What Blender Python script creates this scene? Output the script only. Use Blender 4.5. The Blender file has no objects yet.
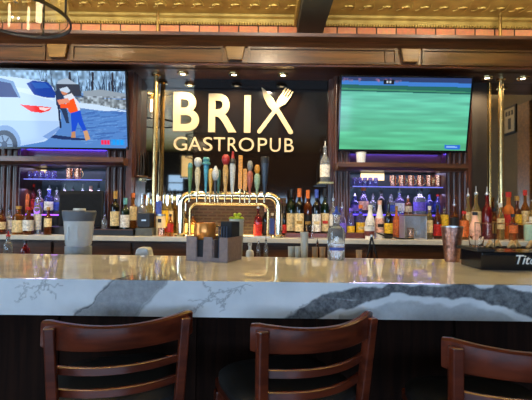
import bpy, math, random
import numpy as np
from mathutils import Vector, Matrix
random.seed(7)
SC = bpy.context.scene
COL = SC.collection
PI = math.pi
# ------------------------------------------------------------------ camera
F = 400.0; EYE = 1.30
PITCH = math.atan(11/400); ROLL = math.radians(0.75)
CM = Matrix.Rotation(PI/2+PITCH, 3, 'X') @ Matrix.Rotation(ROLL, 3, 'Z')
cd = bpy.data.cameras.new('camera'); cam = bpy.data.objects.new('camera', cd); COL.objects.link(cam)
cd.sensor_width = 36; cd.lens = F/532*36; cd.clip_start = 0.02
cam.matrix_world = Matrix.Translation((0, 0, EYE)) @ CM.to_4x4()
SC.camera = cam
def P(px, py, Y):
    d = CM @ Vector(((px-266)/F, (200-py)/F, -1)); s = Y/d.y
    return d.x*s, EYE+d.z*s
def PX(px, Y, py=200): return P(px, py, Y)[0]
# ------------------------------------------------------------------ world, exposure
w = bpy.data.worlds.new('world'); SC.world = w; w.use_nodes = True
w.node_tree.nodes['Background'].inputs[0].default_value = (0.35, 0.45, 0.6, 1)
w.node_tree.nodes['Background'].inputs[1].default_value = 0.25
SC.view_settings.view_transform = 'Standard'; SC.view_settings.look = 'None'
SC.view_settings.exposure = 0.0; SC.view_settings.gamma = 1.0; SC.view_settings.use_curve_mapping = False
def light(kind, name, loc, energy, col, rot=(0, 0, 0), **k):
    l = bpy.data.lights.new(name, kind); l.energy = energy; l.color = col
    for a, b in k.items(): setattr(l, a, b)
    o = bpy.data.objects.new(name, l); COL.objects.link(o); o.location = loc; o.rotation_euler = rot; return o
# daylight through the low street windows in the wall behind the camera
light('AREA', 'window_daylight', (-0.6, -4.25, 1.25), 170, (0.48, 0.70, 1.0), (PI/2, 0, 0), shape='RECTANGLE', size=5.6, size_y=0.9)
light('AREA', 'side_fill_light', (-4.5, -.25, 1.75), 80, (0.62, 0.82, 1.0), (0, -PI/2, 0), shape='RECTANGLE', size=1.3, size_y=2.4)  # extra cool fill from the left, added to whiten the bar top
# added fill without fixtures: upward onto the tin ceiling, forward onto brick and cornice
for ux in (-1.7, 0, 1.7):
    light('AREA', 'ceiling_fill', (ux, 2.2, 2.62), 52, (1, .84, .56), (PI, 0, 0), shape='RECTANGLE', size=1.5, size_y=.25)
    light('SPOT', 'cornice_fill_spot', (ux, 1.7, 2.86), 55, (1, .86, .66), (math.radians(72), 0, 0), spot_size=1.9, spot_blend=.9, shadow_soft_size=.04)
for ux in (-1.9, -.95, 0, .95, 1.9):
    light('SPOT', 'back_bar_fill_spot', (ux, 2.0, 2.86), 42, (1, .9, .76), (math.radians(36), 0, 0), spot_size=1.1, spot_blend=.7, shadow_soft_size=.03)  # added unseen spots that brighten the back bar bottles
# ------------------------------------------------------------------ materials
def s2l(c): return tuple((x/12.92 if x <= .04045 else ((x+.055)/1.055)**2.4) for x in c)
def C(r, g, b): return s2l((r/255, g/255, b/255))
MATS = {}
def mat(name, col, rough=.5, metal=0, trans=0, emit=0, ecol=None, spec=.5, coat=0, ior=1.45, var=.12, scale=30, bump=0):
    if name in MATS: return MATS[name]
    m = bpy.data.materials.new(name); m.use_nodes = True; nt = m.node_tree; b = nt.nodes['Principled BSDF']
    b.inputs['Base Color'].default_value = (*col, 1); b.inputs['Roughness'].default_value = rough
    b.inputs['Metallic'].default_value = metal; b.inputs['Transmission Weight'].default_value = trans
    b.inputs['Specular IOR Level'].default_value = spec; b.inputs['IOR'].default_value = ior
    b.inputs['Coat Weight'].default_value = coat
    if emit:
        b.inputs['Emission Color'].default_value = (*(ecol or col), 1); b.inputs['Emission Strength'].default_value = emit
    if var or bump:
        tc = nt.nodes.new('ShaderNodeTexCoord'); n = nt.nodes.new('ShaderNodeTexNoise'); n.inputs['Scale'].default_value = scale
        n.inputs['Detail'].default_value = 4; nt.links.new(tc.outputs['Object'], n.inputs['Vector'])
        if var:
            r = nt.nodes.new('ShaderNodeValToRGB'); e = r.color_ramp.elements
            e[0].position = .3; e[1].position = .7
            e[0].color = (*[c*(1-var) for c in col], 1); e[1].color = (*[min(1, c*(1+var)) for c in col], 1)
            nt.links.new(n.outputs['Fac'], r.inputs[0]); nt.links.new(r.outputs[0], b.inputs['Base Color'])
        if bump:
            bp = nt.nodes.new('ShaderNodeBump'); bp.inputs['Strength'].default_value = bump; bp.inputs['Distance'].default_value = .004
            nt.links.new(n.outputs['Fac'], bp.inputs['Height']); nt.links.new(bp.outputs[0], b.inputs['Normal'])
    MATS[name] = m; return m
def wood(name, c1, c2, rough=.35, axis='X', scale=3.0, coat=.3):
    if name in MATS: return MATS[name]
    m = bpy.data.materials.new(name); m.use_nodes = True; nt = m.node_tree; b = nt.nodes['Principled BSDF']
    tc = nt.nodes.new('ShaderNodeTexCoord'); mp = nt.nodes.new('ShaderNodeMapping')
    s = {'X': (1, 14, 14), 'Z': (14, 14, 1), 'Y': (14, 1, 14)}[axis]
    mp.inputs['Scale'].default_value = s
    n = nt.nodes.new('ShaderNodeTexNoise'); n.inputs['Scale'].default_value = scale; n.inputs['Detail'].default_value = 6; n.inputs['Distortion'].default_value = .6
    r = nt.nodes.new('ShaderNodeValToRGB'); r.color_ramp.elements[0].position = .35; r.color_ramp.elements[1].position = .68
    r.color_ramp.elements[0].color = (*c1, 1); r.color_ramp.elements[1].color = (*c2, 1)
    L = nt.links.new
    L(tc.outputs['Object'], mp.inputs[0]); L(mp.outputs[0], n.inputs['Vector']); L(n.outputs['Fac'], r.inputs[0]); L(r.outputs[0], b.inputs['Base Color'])
    b.inputs['Roughness'].default_value = rough; b.inputs['Coat Weight'].default_value = coat; b.inputs['Coat Roughness'].default_value = .15
    MATS[name] = m; return m
W_DARK = wood('wood_dark', C(48, 26, 16), C(84, 48, 28))
W_DARKV = wood('wood_dark_upright', C(50, 24, 16), C(88, 46, 30), axis='Z')
W_MID = wood('wood_walnut', C(58, 33, 18), C(100, 60, 33))
W_RED = wood('wood_mahogany', C(78, 29, 15), C(108, 44, 23), rough=.3, axis='X', coat=.35, scale=3)
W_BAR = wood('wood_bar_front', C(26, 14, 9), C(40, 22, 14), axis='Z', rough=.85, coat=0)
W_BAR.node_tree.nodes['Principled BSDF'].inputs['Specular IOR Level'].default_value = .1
W_GOLD = wood('wood_maple_inlay', C(100, 72, 36), C(134, 100, 54), axis='X')
CHROME = mat('chrome', (.86, .77, .6), .12, 1, var=0)
STEEL = mat('brushed_steel', (.5, .5, .5), .32, 1)
BRASS = mat('brass', (.70, .52, .24), .25, 1)
COPPER = mat('copper', (.85, .42, .26), .22, 1, bump=.5, scale=160)
BLACK = mat('black_plastic', (.012, .012, .014), .4)
BLACKG = mat('black_gloss', (.008, .008, .01), .12)
IRON = mat('black_iron', (.015, .013, .012), .5, .3)
GLASS = mat('clear_glass', (.97, .98, 1), .02, trans=1, var=0)
FROST = mat('cloudy_polycarbonate', (.92, .96, 1), .15, trans=.6, var=.05)
WHITE = mat('white_plastic', (.75, .75, .72), .4)
NAPK = mat('black_paper', (.015, .017, .022), .8)
# ------------------------------------------------------------------ mesh builder
class MB:
    def __init__(s): s.v = []; s.f = []
    def box(s, x0, x1, y0, y1, z0, z1):
        b = len(s.v); x0, x1 = sorted((x0, x1)); y0, y1 = sorted((y0, y1)); z0, z1 = sorted((z0, z1))
        s.v += [(x, y, z) for z in (z0, z1) for y in (y0, y1) for x in (x0, x1)]
        s.f += [(b, b+2, b+3, b+1), (b+4, b+5, b+7, b+6), (b, b+1, b+5, b+4), (b+2, b+6, b+7, b+3), (b, b+4, b+6, b+2), (b+1, b+3, b+7, b+5)]
        return s
    def lathe(s, prof, c=(0, 0, 0), seg=20, a0=0, a1=2*PI):
        full = abs(a1-a0-2*PI) < 1e-6; n = seg if full else seg+1; b = len(s.v); m = len(prof)
        for i in range(n):
            a = a0+(a1-a0)*i/seg
            for r, z in prof: s.v.append((c[0]+r*math.cos(a), c[1]+r*math.sin(a), c[2]+z))
        for i in range(seg):
            j = (i+1) % n
            for k in range(m-1): s.f.append((b+i*m+k, b+j*m+k, b+j*m+k+1, b+i*m+k+1))
        return s
    def tube(s, pts, r, seg=10, rz=None):
        pts = [Vector(p) for p in pts]; n = len(pts); b = len(s.v)
        rs = r if isinstance(r, (list, tuple)) else [r]*n
        up = Vector((0, 0, 1))
        d0 = (pts[1]-pts[0]).normalized()
        if abs(d0.z) > .9: up = Vector((0, 1, 0))
        u = d0.cross(up).normalized()
        for i, p in enumerate(pts):
            d = (pts[min(i+1, n-1)]-pts[max(i-1, 0)]).normalized()
            u = (u-d*u.dot(d)).normalized(); v = d.cross(u)
            for k in range(seg):
                a = 2*PI*k/seg; q = p+(u*math.cos(a)+v*math.sin(a))*rs[i]; s.v.append(tuple(q))
        for i in range(n-1):
            for k in range(seg):
                k2 = (k+1) % seg; s.f.append((b+i*seg+k, b+i*seg+k2, b+(i+1)*seg+k2, b+(i+1)*seg+k))
        s.f.append(tuple(b+k for k in range(seg))[::-1]); s.f.append(tuple(b+(n-1)*seg+k for k in range(seg)))
        return s
    def sweep(s, path, sect, closed=True):
        """path: list of (origin, uvec, vvec); sect: (u,v) polygon or per-station list"""
        b = len(s.v); m = len(sect[0]) if isinstance(sect[0][0], (list, tuple)) else len(sect)
        per = isinstance(sect[0][0], (list, tuple))
        for i, (o, u, v) in enumerate(path):
            sc = sect[i] if per else sect
            for a, c in sc: s.v.append(tuple(Vector(o)+Vector(u)*a+Vector(v)*c))
        for i in range(len(path)-1):
            for k in range(m):
                k2 = (k+1) % m; s.f.append((b+i*m+k, b+i*m+k2, b+(i+1)*m+k2, b+(i+1)*m+k))
        s.f.append(tuple(b+k for k in range(m))[::-1]); s.f.append(tuple(b+(len(path)-1)*m+k for k in range(m)))
        return s
    def prism(s, poly, y0, y1):
        """poly of (x,z) extruded along y"""
        b = len(s.v); n = len(poly)
        s.v += [(x, y0, z) for x, z in poly]+[(x, y1, z) for x, z in poly]
        s.f += [tuple(b+i for i in range(n)), tuple(b+n+i for i in range(n))[::-1]]
        s.f += [(b+(i+1) % n, b+i, b+n+i, b+n+(i+1) % n) for i in range(n)]
        return s
    def prismx(s, poly, x0, x1):
        """poly of (y,z) extruded along x"""
        b = len(s.v); n = len(poly)
        s.v += [(x0, y, z) for y, z in poly]+[(x1, y, z) for y, z in poly]
        s.f += [tuple(b+i for i in range(n))[::-1], tuple(b+n+i for i in range(n))]
        s.f += [(b+i, b+(i+1) % n, b+n+(i+1) % n, b+n+i) for i in range(n)]
        return s
    def build(s, name, m, parent=None, smooth=False, bevel=0, local=False):
        me = bpy.data.meshes.new(name); vs = s.v
        off = Vector((0, 0, 0))
        if parent is not None and not local:
            q = parent
            while q is not None: off = off+q.location; q = q.parent
        me.from_pydata([(x-off.x, y-off.y, z-off.z) for x, y, z in vs], [], s.f); me.update()
        import bmesh
        bm = bmesh.new(); bm.from_mesh(me); bmesh.ops.remove_doubles(bm, verts=bm.verts, dist=1e-6); bmesh.ops.recalc_face_normals(bm, faces=bm.faces); bm.to_mesh(me); bm.free()
        me.materials.append(m)
        o = bpy.data.objects.new(name, me); COL.objects.link(o)
        if parent is not None: o.parent = parent
        if smooth:
            for p in me.polygons: p.use_smooth = True
            try: me.set_sharp_from_angle(angle=math.radians(40))
            except Exception: pass
        if bevel:
            bv = o.modifiers.new('bevel', 'BEVEL'); bv.width = bevel; bv.segments = 2; bv.limit_method = 'ANGLE'
        return o
def tag(o, label=None, cat=None, group=None, kind=None):
    if label: o['label'] = label
    if cat: o['category'] = cat
    if group: o['group'] = group
    if kind: o['kind'] = kind
    return o
def empty(name, loc, label=None, cat=None, group=None, rz=0):
    o = bpy.data.objects.new(name, None); COL.objects.link(o); o.location = loc; o.rotation_euler = (0, 0, rz); o.empty_display_size = .05
    return tag(o, label, cat, group)
def struct(o, label=None):
    o['kind'] = 'structure'
    if label: o['label'] = label
    return o
def copy_tree(o, parent=None):
    c = o.copy(); COL.objects.link(c); c.parent = parent
    for ch in list(o.children): copy_tree(ch, c)
    return c
# ------------------------------------------------------------------ room shell
ZB = 1.08; ZC = 1.10; YF = 1.25; YBK = 1.91; ZS = 2.424; YW = 3.406; YC = 3.1; ZCEIL = 2.93
XL, XR, YR = -4.6, 2.62, -4.4
FLOORM = wood('floor_boards', C(40, 26, 18), C(66, 44, 30), axis='Y')
WALLM = mat('wall_paint_grey', C(92, 86, 74), .8, var=.05)
WALLD = mat('wall_paint_dark', C(38, 32, 28), .7, var=.05)
struct(MB().box(XL, XR, YR, 3.66, -.05, 0).build('floor', FLOORM))
struct(MB().box(XL, XR+.1, 3.66, 3.76, -.05, 3.0).build('wall_back', WALLD))
struct(MB().box(XR, XR+.1, YR, 3.66, -.05, 3.0).build('wall_right', WALLM))
struct(MB().box(XL-.1, XL, YR, 3.76, -.05, 3.0).build('wall_left', WALLM))
# rear wall with two window openings
wx0, wx1, wz0, wz1 = -3.4, 2.2, .8, 1.7
vx0, vx1 = -2.78, -2.32; vz0, vz1 = 1.82, 2.3
r = MB(); r.box(XL-.1, XR+.1, YR-.1, YR, -.05, wz0); r.box(XL-.1, wx0, YR-.1, YR, wz0, wz1); r.box(wx1, XR+.1, YR-.1, YR, wz0, wz1)
r.box(XL-.1, XR+.1, YR-.1, YR, wz1, vz0); r.box(XL-.1, vx0, YR-.1, YR, vz0, vz1); r.box(vx1, XR+.1, YR-.1, YR, vz0, vz1); r.box(XL-.1, XR+.1, YR-.1, YR, vz1, 3.0)
struct(r.build('wall_front', WALLD))
SKYP = mat('daylight_window_glass', (.3, .5, .9), .3, emit=1.6, ecol=(.35, .6, 1.0), var=0)
for i, (a, b, c, d) in enumerate(((wx0, wx1, wz0, wz1), (vx0, vx1, vz0, vz1))):
    wn = struct(MB().box(a, b, YR-.08, YR-.06, c, d).build('window_%d' % (i+1), SKYP))
    fr = MB(); t = .025
    fr.box(a, a+t, YR-.06, YR-.01, c, d); fr.box(b-t, b, YR-.06, YR-.01, c, d); fr.box(a, b, YR-.06, YR-.01, c, c+t); fr.box(a, b, YR-.06, YR-.01, d-t, d)
    n = 5 if i == 0 else 1
    for k in range(1, n): x = a+(b-a)*k/n; fr.box(x-.02, x+.02, YR-.06, YR-.01, c, d)
    fr.box(a, b, YR-.06, YR-.01, (c+d)/2-.012, (c+d)/2+.012)
    fr.build('window_frame', IRON, wn)
w3 = struct(MB().box(XL+.0005, XL+.02, -1.45, .95, 1.1, 2.4).build('window_3', SKYP))  # added glowing pane and frame, unseen, paired with the left fill light
fr = MB()
for y in (-1.49, -.67, .13, .95): fr.box(XL+.0005, XL+.05, y, y+.04, 1.06, 2.44)
fr.box(XL+.0005, XL+.05, -1.45, .95, 1.06, 1.1); fr.box(XL+.0005, XL+.05, -1.45, .95, 2.4, 2.44)
fr.build('window_frame', IRON, w3)
# ---- pressed tin ceiling
def tin():
    m = bpy.data.materials.new('pressed_tin'); m.use_nodes = True; nt = m.node_tree; b = nt.nodes['Principled BSDF']; L = nt.links.new
    b.inputs['Base Color'].default_value = (*C(176, 142, 70), 1); b.inputs['Metallic'].default_value = .35; b.inputs['Roughness'].default_value = .42
    tc = nt.nodes.new('ShaderNodeTexCoord'); n = nt.nodes.new('ShaderNodeTexNoise'); n.inputs['Scale'].default_value = 9
    r = nt.nodes.new('ShaderNodeValToRGB'); r.color_ramp.elements[0].position = .3; r.color_ramp.elements[1].position = .7
    r.color_ramp.elements[0].color = (*C(148, 124, 62), 1); r.color_ramp.elements[1].color = (*C(186, 162, 90), 1)
    L(tc.outputs['Object'], n.inputs['Vector']); L(n.outputs['Fac'], r.inputs[0]); L(r.outputs[0], b.inputs['Base Color'])
    v = nt.nodes.new('ShaderNodeTexVoronoi'); v.inputs['Scale'].default_value = 26; L(tc.outputs['Object'], v.inputs['Vector'])
    bp = nt.nodes.new('ShaderNodeBump'); bp.inputs['Strength'].default_value = .25; bp.inputs['Distance'].default_value = .004
    L(v.outputs['Distance'], bp.inputs['Height']); L(bp.outputs[0], b.inputs['Normal'])
    return m
TIN = tin()
cl = MB(); cl.box(XL, XR, YR, 3.36, ZCEIL, ZCEIL+.05)
struct(cl.build('ceiling', TIN))
# embossed scrolls pressed in the tin (raised work of the ceiling)
em = MB()
def scroll(cx, cy, s, flip):
    pts = []
    for i in range(13):
        t = i/12; a = t*PI*1.5*flip; rr = s*(1-.6*t)
        pts.append((cx+rr*math.sin(a)*.6+(t-.5)*s*.9, cy+rr*math.cos(a)*.62, ZCEIL-.003))
    em.tube(pts, [.0035+.006*math.sin(PI*i/12) for i in range(13)], 6)
k = 0
x = -2.1
while x < 2.5:
    if not (.18 < x < .5):
        scroll(x, 3.14, .05, 1); scroll(x+.045, 3.13, .045, -1)
        em.tube([(x+.07, 3.06, ZCEIL), (x+.085, 3.12, ZCEIL-.008), (x+.07, 3.19, ZCEIL)], [.003, .009, .003], 6)
        scroll(x, 2.85, .06, 1)
    x += .15
em_o = em.build('trim_1', TIN, smooth=True); struct(em_o)
# tin cove and bead-and-dentil moulding at the wall
tr = MB(); tr.prismx([(3.35, 2.93), (3.35, 2.885), (3.335, 2.875), (3.32, 2.88), (3.305, 2.905), (3.28, 2.915), (3.27, 2.93)], XL, XR)
x = -2.35
while x < 2.5:
    tr.box(x, x+.012, 3.318, 3.335, 2.862, 2.884); x += .022
struct(tr.build('trim_2', TIN))
def brickmat(name, c1, c2, mortar, bw, bh, rough=.8):
    m = bpy.data.materials.new(name); m.use_nodes = True; nt = m.node_tree; b = nt.nodes['Principled BSDF']; L = nt.links.new
    tc = nt.nodes.new('ShaderNodeTexCoord'); sp = nt.nodes.new('ShaderNodeSeparateXYZ'); cb = nt.nodes.new('ShaderNodeCombineXYZ')
    L(tc.outputs['Object'], sp.inputs[0]); L(sp.outputs[0], cb.inputs[0]); L(sp.outputs[2], cb.inputs[1])
    t = nt.nodes.new('ShaderNodeTexBrick'); t.inputs['Scale'].default_value = 1; t.inputs['Brick Width'].default_value = bw; t.inputs['Row Height'].default_value = bh
    t.inputs['Mortar Size'].default_value = .006; t.inputs['Color1'].default_value = (*c1, 1); t.inputs['Color2'].default_value = (*c2, 1); t.inputs['Mortar'].default_value = (*mortar, 1)
    n = nt.nodes.new('ShaderNodeTexNoise'); n.inputs['Scale'].default_value = 40; mx = nt.nodes.new('ShaderNodeMix'); mx.data_type = 'RGBA'; mx.blend_type = 'MULTIPLY'; mx.inputs[0].default_value = .5
    L(cb.outputs[0], t.inputs['Vector']); L(tc.outputs['Object'], n.inputs['Vector']); L(t.outputs['Color'], mx.inputs[6]); L(n.outputs['Color'], mx.inputs[7]); L(mx.outputs[2], b.inputs['Base Color'])
    bp = nt.nodes.new('ShaderNodeBump'); bp.invert = True; bp.inputs['Distance'].default_value = .01; L(t.outputs['Fac'], bp.inputs['Height']); L(bp.outputs[0], b.inputs['Normal'])
    b.inputs['Roughness'].default_value = rough; return m
BRICK = brickmat('red_brick', C(238, 166, 118), C(206, 122, 84), C(70, 50, 36), .167, .07)
BRICK2 = brickmat('brick_backsplash', C(66, 34, 28), C(44, 24, 20), C(72, 56, 42), .075, .027)
struct(MB().box(XL, XR, 3.35, 3.66, ZS+.05, 2.93).build('trim_3', BRICK))
# ceiling beam
struct(MB().box(.24, .455, YR, 3.35, 2.78, 2.93).build('trim_4', mat('beam_paint_dark', C(46, 48, 44), .6, var=.05), bevel=.006))
struct(MB().box(.215, .24, YR, 3.35, 2.86, 2.93).build('trim_5', TIN, bevel=.004))
# soffit and cornice of the back bar
struct(MB().box(XL, XR, YC+.03, 3.66, ZS, ZS+.05).build('trim_6', W_DARK))
co = MB()
zt = 2.635
co.prismx([(YC+.06, ZS-.0), (YC-.03, ZS-.0), (YC-.035, ZS+.012), (YC-.015, ZS+.022), (YC, ZS+.035), (YC, 2.575), (YC-.02, 2.585), (YC-.035, 2.60), (YC-.08, 2.61), (YC-.115, 2.622), (YC-.12, 2.645), (YC-.1, 2.65), (YC+.06, 2.65)], XL, XR)
struct(co.build('trim_7', W_MID, smooth=True))
fr = MB()   # framed frieze panels
ks = [(50, 68), (227, 244), (401, 418)]
kx = [(PX(a, YC, 50), PX(b, YC, 50)) for a, b in ks]
edges = [XL]+[v for p in kx for v in (p[0]-.035, p[1]+.035)]+[XR]
for i in range(0, len(edges), 2):
    a, b = edges[i], edges[i+1]
    fr.box(a, b, YC-.012, YC+.01, 2.565, 2.585); fr.box(a, b, YC-.012, YC+.01, ZS+.03, ZS+.05)
for a, b in kx:
    fr.box(a-.05, a-.03, YC-.014, YC+.01, ZS+.03, 2.585); fr.box(b+.03, b+.05, YC-.014, YC+.01, ZS+.03, 2.585)
fr.box(PX(396, YC, 50)-.09, PX(396, YC, 50)-.08, YC-.012, YC+.01, ZS+.04, 2.58)
struct(fr.build('trim_8', W_DARK))
kn = ['first from the left', 'above the sign', 'above the right television']
for i, (a, b) in enumerate(kx):
    w2 = (b-a)
    c = MB().prism([(a+.012, ZS+.045), (b-.012, ZS+.045), (b+.012, 2.575), (a-.012, 2.575)], YC-.035, YC)
    tag(c.build('keystone_block', W_GOLD, bevel=.006), 'pale wooden keystone block on the cornice, '+['leftmost, above the left television', 'middle one, above the sign', 'rightmost, above the right television'][i], 'keystone', 'keystone blocks on the cornice')
# thin gold conduit above the cornice
for i, (px, y0, y1, lab) in enumerate(((158, 11, 30, 'thin gold pipe stub above cornice left of the beam'), (500, 14, 34, 'thin gold pipe stub above cornice at far right'))):
    x, zz1 = P(px, y0, 3.24)
    c = MB(); c.tube([(x, 3.24, 2.65), (x, 3.24, 2.93)], .012, 10)
    c.lathe([(0, 0), (.02, 0), (.02, .008), (0, .008)], (x, 3.24, 2.65), 12)
    tag(c.build('ceiling_pipe', BRASS, smooth=True), lab, 'pipe')
# ------------------------------------------------------------------ back wall build up
# full depth piers / panels
SIGNP = mat('black_brown_lacquer_panel', C(26, 18, 14), .06, spec=.5, var=.1)
MIRROR = mat('smoked_mirror', (.56, .50, .42), .03, 1, var=0)
def mirrormat():
    return MIRROR
xm0, xm1, xs1 = PX(135, YW), PX(192, YW), PX(333, YW)
ms = struct(MB().box(xm1, xs1, YW, 3.66, 0, ZS).build('trim_9', SIGNP))
struct(MB().box(xm0, xm1, YW, 3.66, 0, ZS).build('trim_10', MIRROR))
struct(MB().box(PX(470, YW), PX(487, YW), YW-.004, 3.66, 0, ZS).build('trim_45', WALLD))
struct(MB().box(PX(487, YW), XR, YW, 3.66, 0, ZS).build('trim_11', MIRROR))
# brick splash low behind taps
struct(MB().box(PX(186, 3.38), PX(286, 3.38), YW-.03, YW, ZC, P(200, 197, 3.38)[1]).build('trim_12', BRICK2))
# thin wood rail across the panel
# wood jambs
def pier(x0, x1, y0, z0, z1, flutes, n, m=W_DARKV):
    b = MB(); b.box(x0, x1, y0, 3.66, z0, z1)
    if flutes:
        w_ = (x1-x0)/flutes
        for i in range(flutes): b.lathe([(w_*.36, z0), (w_*.36, z1)], (x0+w_*(i+.5), y0, 0), 10)
    return struct(b.build('trim_%d' % n, m, smooth=True))
zm = P(400, 168, 3.12)[1]; zmt = P(400, 161, 3.12)[1]       # right mantel under/top
n = 13
YP = 3.30
for a, b, fl in ((-12, 19, 5), (105, 124, 3), (333, 350, 3), (446, 468, 4)):
    pier(PX(a, YP), PX(b, YP), YP, ZC, ZS, fl, n); n += 1
for a, b, y0 in ((125, 131, 3.22), (131, 135, 3.3), (328, 333, 3.36), (468, 472, 3.3)):
    pier(PX(a, y0), PX(b, y0), y0, ZC, ZS, 0, n); n += 1
# header panels behind the televisions
struct(MB().box(PX(19, YP), PX(105, YP), 3.40, 3.66, 1.66, ZS).build('trim_%d' % n, W_DARK)); n += 1
struct(MB().box(PX(350, YP), PX(446, YP), 3.40, 3.66, 1.66, ZS).build('trim_%d' % n, W_DARK)); n += 1
NICH = mat('niche_back_panel', C(70, 78, 84), .25, .3, var=.1)
struct(MB().box(PX(19, YP), PX(105, YP), 3.63, 3.66, ZC, 1.66).build('trim_%d' % n, NICH)); n += 1
struct(MB().box(PX(350, YP), PX(446, YP), 3.63, 3.66, ZC, 1.66).build('trim_%d' % n, NICH)); n += 1
# mantel shelves
def mantel(a, b, yu, yt, lab):
    x0, z0 = P(a, yu, 3.1); x1 = PX(b, 3.1, yu); z1 = P(a, yt, 3.1)[1]
    o = MB().prismx([(3.276, z0), (3.14, z0), (3.115, z0+.012), (3.1, z0+.02), (3.1, z1), (3.276, z1)], x0, x1).build('mantel_shelf', W_MID)
    return tag(o, lab, 'shelf'), z0, z1
mL, mLz0, mLz1 = mantel(-20, 123, 163, 155.5, 'long brown wooden mantel shelf under the left television')
mR, mRz0, mRz1 = mantel(338, 469, 169, 162, 'long brown wooden mantel shelf under the right television with white cup')
# ------------------------------------------------------------------ blue LED strips
LED = mat('blue_led', (.1, .08, .9), .4, emit=2.2, ecol=(.10, .05, 1.0), var=0)
LEDP = mat('purple_led', (.4, .1, .9), .4, emit=1.8, ecol=(.36, .08, 1.0), var=0)
LEDW = mat('cool_led', (.3, .35, .9), .4, emit=.6, ecol=(.26, .24, 1.0), var=0)
def led(a, b, Y, y, m, lab, t=.006):
    x0, z = P(a, y, Y); x1 = PX(b, Y, y)
    return tag(MB().box(x0, x1, Y, Y+.006, z-t/2, z+t/2).build('led_strip', m), lab, 'light strip')
for side, (a, b) in (('left', (20, 104)), ('right', (351, 445))):
    xa, xb = PX(a, 3.3), PX(b, 3.3)
    tag(MB().box(xa-.03, xb+.03, 3.385, 3.4, P(a, 149.5, 3.385)[1], P(a, 149.5, 3.385)[1]+.008).build('led_strip', LED), 'blue glowing light strip behind the lower edge of the %s television' % side, 'light strip')
    light('AREA', 'led_glow', ((xa+xb)/2, 3.36, 1.80), 2.0, (.16, .08, 1), (0, 0, 0), shape='RECTANGLE', size=xb-xa, size_y=.03)
    light('AREA', 'led_glow', ((xa+xb)/2, 3.50, 1.645), 1.2, (.6, .6, 1), (0, 0, 0), shape='RECTANGLE', size=xb-xa, size_y=.08)
    light('AREA', 'led_glow', ((xa+xb)/2, 3.40, 1.46), 1.5, (.6, .5, 1), (0, 0, 0), shape='RECTANGLE', size=xb-xa, size_y=.03)
# ------------------------------------------------------------------ televisions
def television(px0, px1, pt, pb, img, name_lab, gx):
    Yt, Yb = 3.12, 3.225
    x0 = PX(px0, Yt, pt); x1 = PX(px1, Yt, pt)
    xm = (px0+px1)/2
    zt_ = P(xm, pt, Yt)[1]; zb_ = P(xm, pb, Yb)[1]
    H = math.hypot(zt_-zb_, Yb-Yt); W = x1-x0
    t = empty('television', ((x0+x1)/2, Yb, zb_), name_lab, 'television')
    b = MB(); D = .035; bz = .012
    b.box(-W/2, W/2, 0.004, D, 0, H)
    b.box(-W/2, W/2, -.004, .004, H-bz, H); b.box(-W/2, W/2, -.004, .004, 0, bz*1.4); b.box(-W/2, -W/2+bz, -.004, .004, bz*1.4, H-bz); b.box(W/2-bz, W/2, -.004, .004, bz*1.4, H-bz)
    b.build('bezel', BLACKG, t, local=True)
    mt = MB(); mt.box(-.15, .15, D, D+.03, H*.3, H*.6); mt.build('wall_bracket', BLACK, t, local=True)
    h, w_ = img.shape[:2]; me = bpy.data.meshes.new('screen')
    xs = np.linspace(-W/2+bz, W/2-bz, w_+1); zs = np.linspace(H-bz, bz*1.4, h+1)
    V = [(x, 0.0, z) for z in zs for x in xs]
    Fc = [(r_*(w_+1)+c, (r_+1)*(w_+1)+c, (r_+1)*(w_+1)+c+1, r_*(w_+1)+c+1) for r_ in range(h) for c in range(w_)]
    me.from_pydata(V, [], Fc); me.update()
    ca = me.color_attributes.new('picture', 'FLOAT_COLOR', 'CORNER')
    lin = np.where(img <= .04045, img/12.92, ((img+.055)/1.055)**2.4)
    d = np.ones((h*w_, 4, 4), 'f'); d[:, :, :3] = lin.reshape(-1, 1, 3); ca.data.foreach_set('color', d.ravel())
    if 'tv_picture' in MATS: m = MATS['tv_picture']
    else:
        m = bpy.data.materials.new('tv_picture'); m.use_nodes = True; nt = m.node_tree; bs = nt.nodes['Principled BSDF']
        a = nt.nodes.new('ShaderNodeVertexColor'); a.layer_name = 'picture'; nt.links.new(a.outputs[0], bs.inputs['Emission Color'])
        bs.inputs['Base Color'].default_value = (.01, .01, .01, 1); bs.inputs['Specular IOR Level'].default_value = .2; bs.inputs['Emission Strength'].default_value = 1.0; bs.inputs['Roughness'].default_value = .08
        MATS['tv_picture'] = m
    me.materials.append(m)
    o = bpy.data.objects.new('screen', me); COL.objects.link(o); o.parent = t
    t.rotation_euler = (math.atan2(Yb-Yt, zt_-zb_), 0, 0)
    return t
# raster painting helpers
def canvas(w_, h): return np.zeros((h, w_, 3))
def poly(img, pts, col, x0, y0, x1, y1, al=1.0):
    """pts in photograph-scale units of the picture area x0..x1,y0..y1"""
    h, w_ = img.shape[:2]; yy, xx = np.mgrid[0:h, 0:w_]; X = x0+(xx+.5)/w_*(x1-x0); Y = y0+(yy+.5)/h*(y1-y0)
    ins = np.zeros((h, w_), bool); n_ = len(pts)
    for i in range(n_):
        ax, ay = pts[i]; bx, by = pts[(i+1) % n_]
        if ay == by: continue
        c = ((ay > Y) != (by > Y)) & (X < (bx-ax)*(Y-ay)/(by-ay)+ax); ins ^= c
    img[ins] = img[ins]*(1-al)+np.array(col)/255*al
def ell(cx, cy, rx, ry, n_=24, a0=0): return [(cx+rx*math.cos(2*PI*i/n_), cy+ry*math.sin(2*PI*i/n_)) for i in range(n_)]
def stroke(ax, ay, bx, by, t):
    dx, dy = bx-ax, by-ay; l = math.hypot(dx, dy) or 1; ux, uy = -dy/l*t/2, dx/l*t/2
    return [(ax+ux, ay+uy), (bx+ux, by+uy), (bx-ux, by-uy), (ax-ux, ay-uy)]
rng = np.random.default_rng(3)
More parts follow.
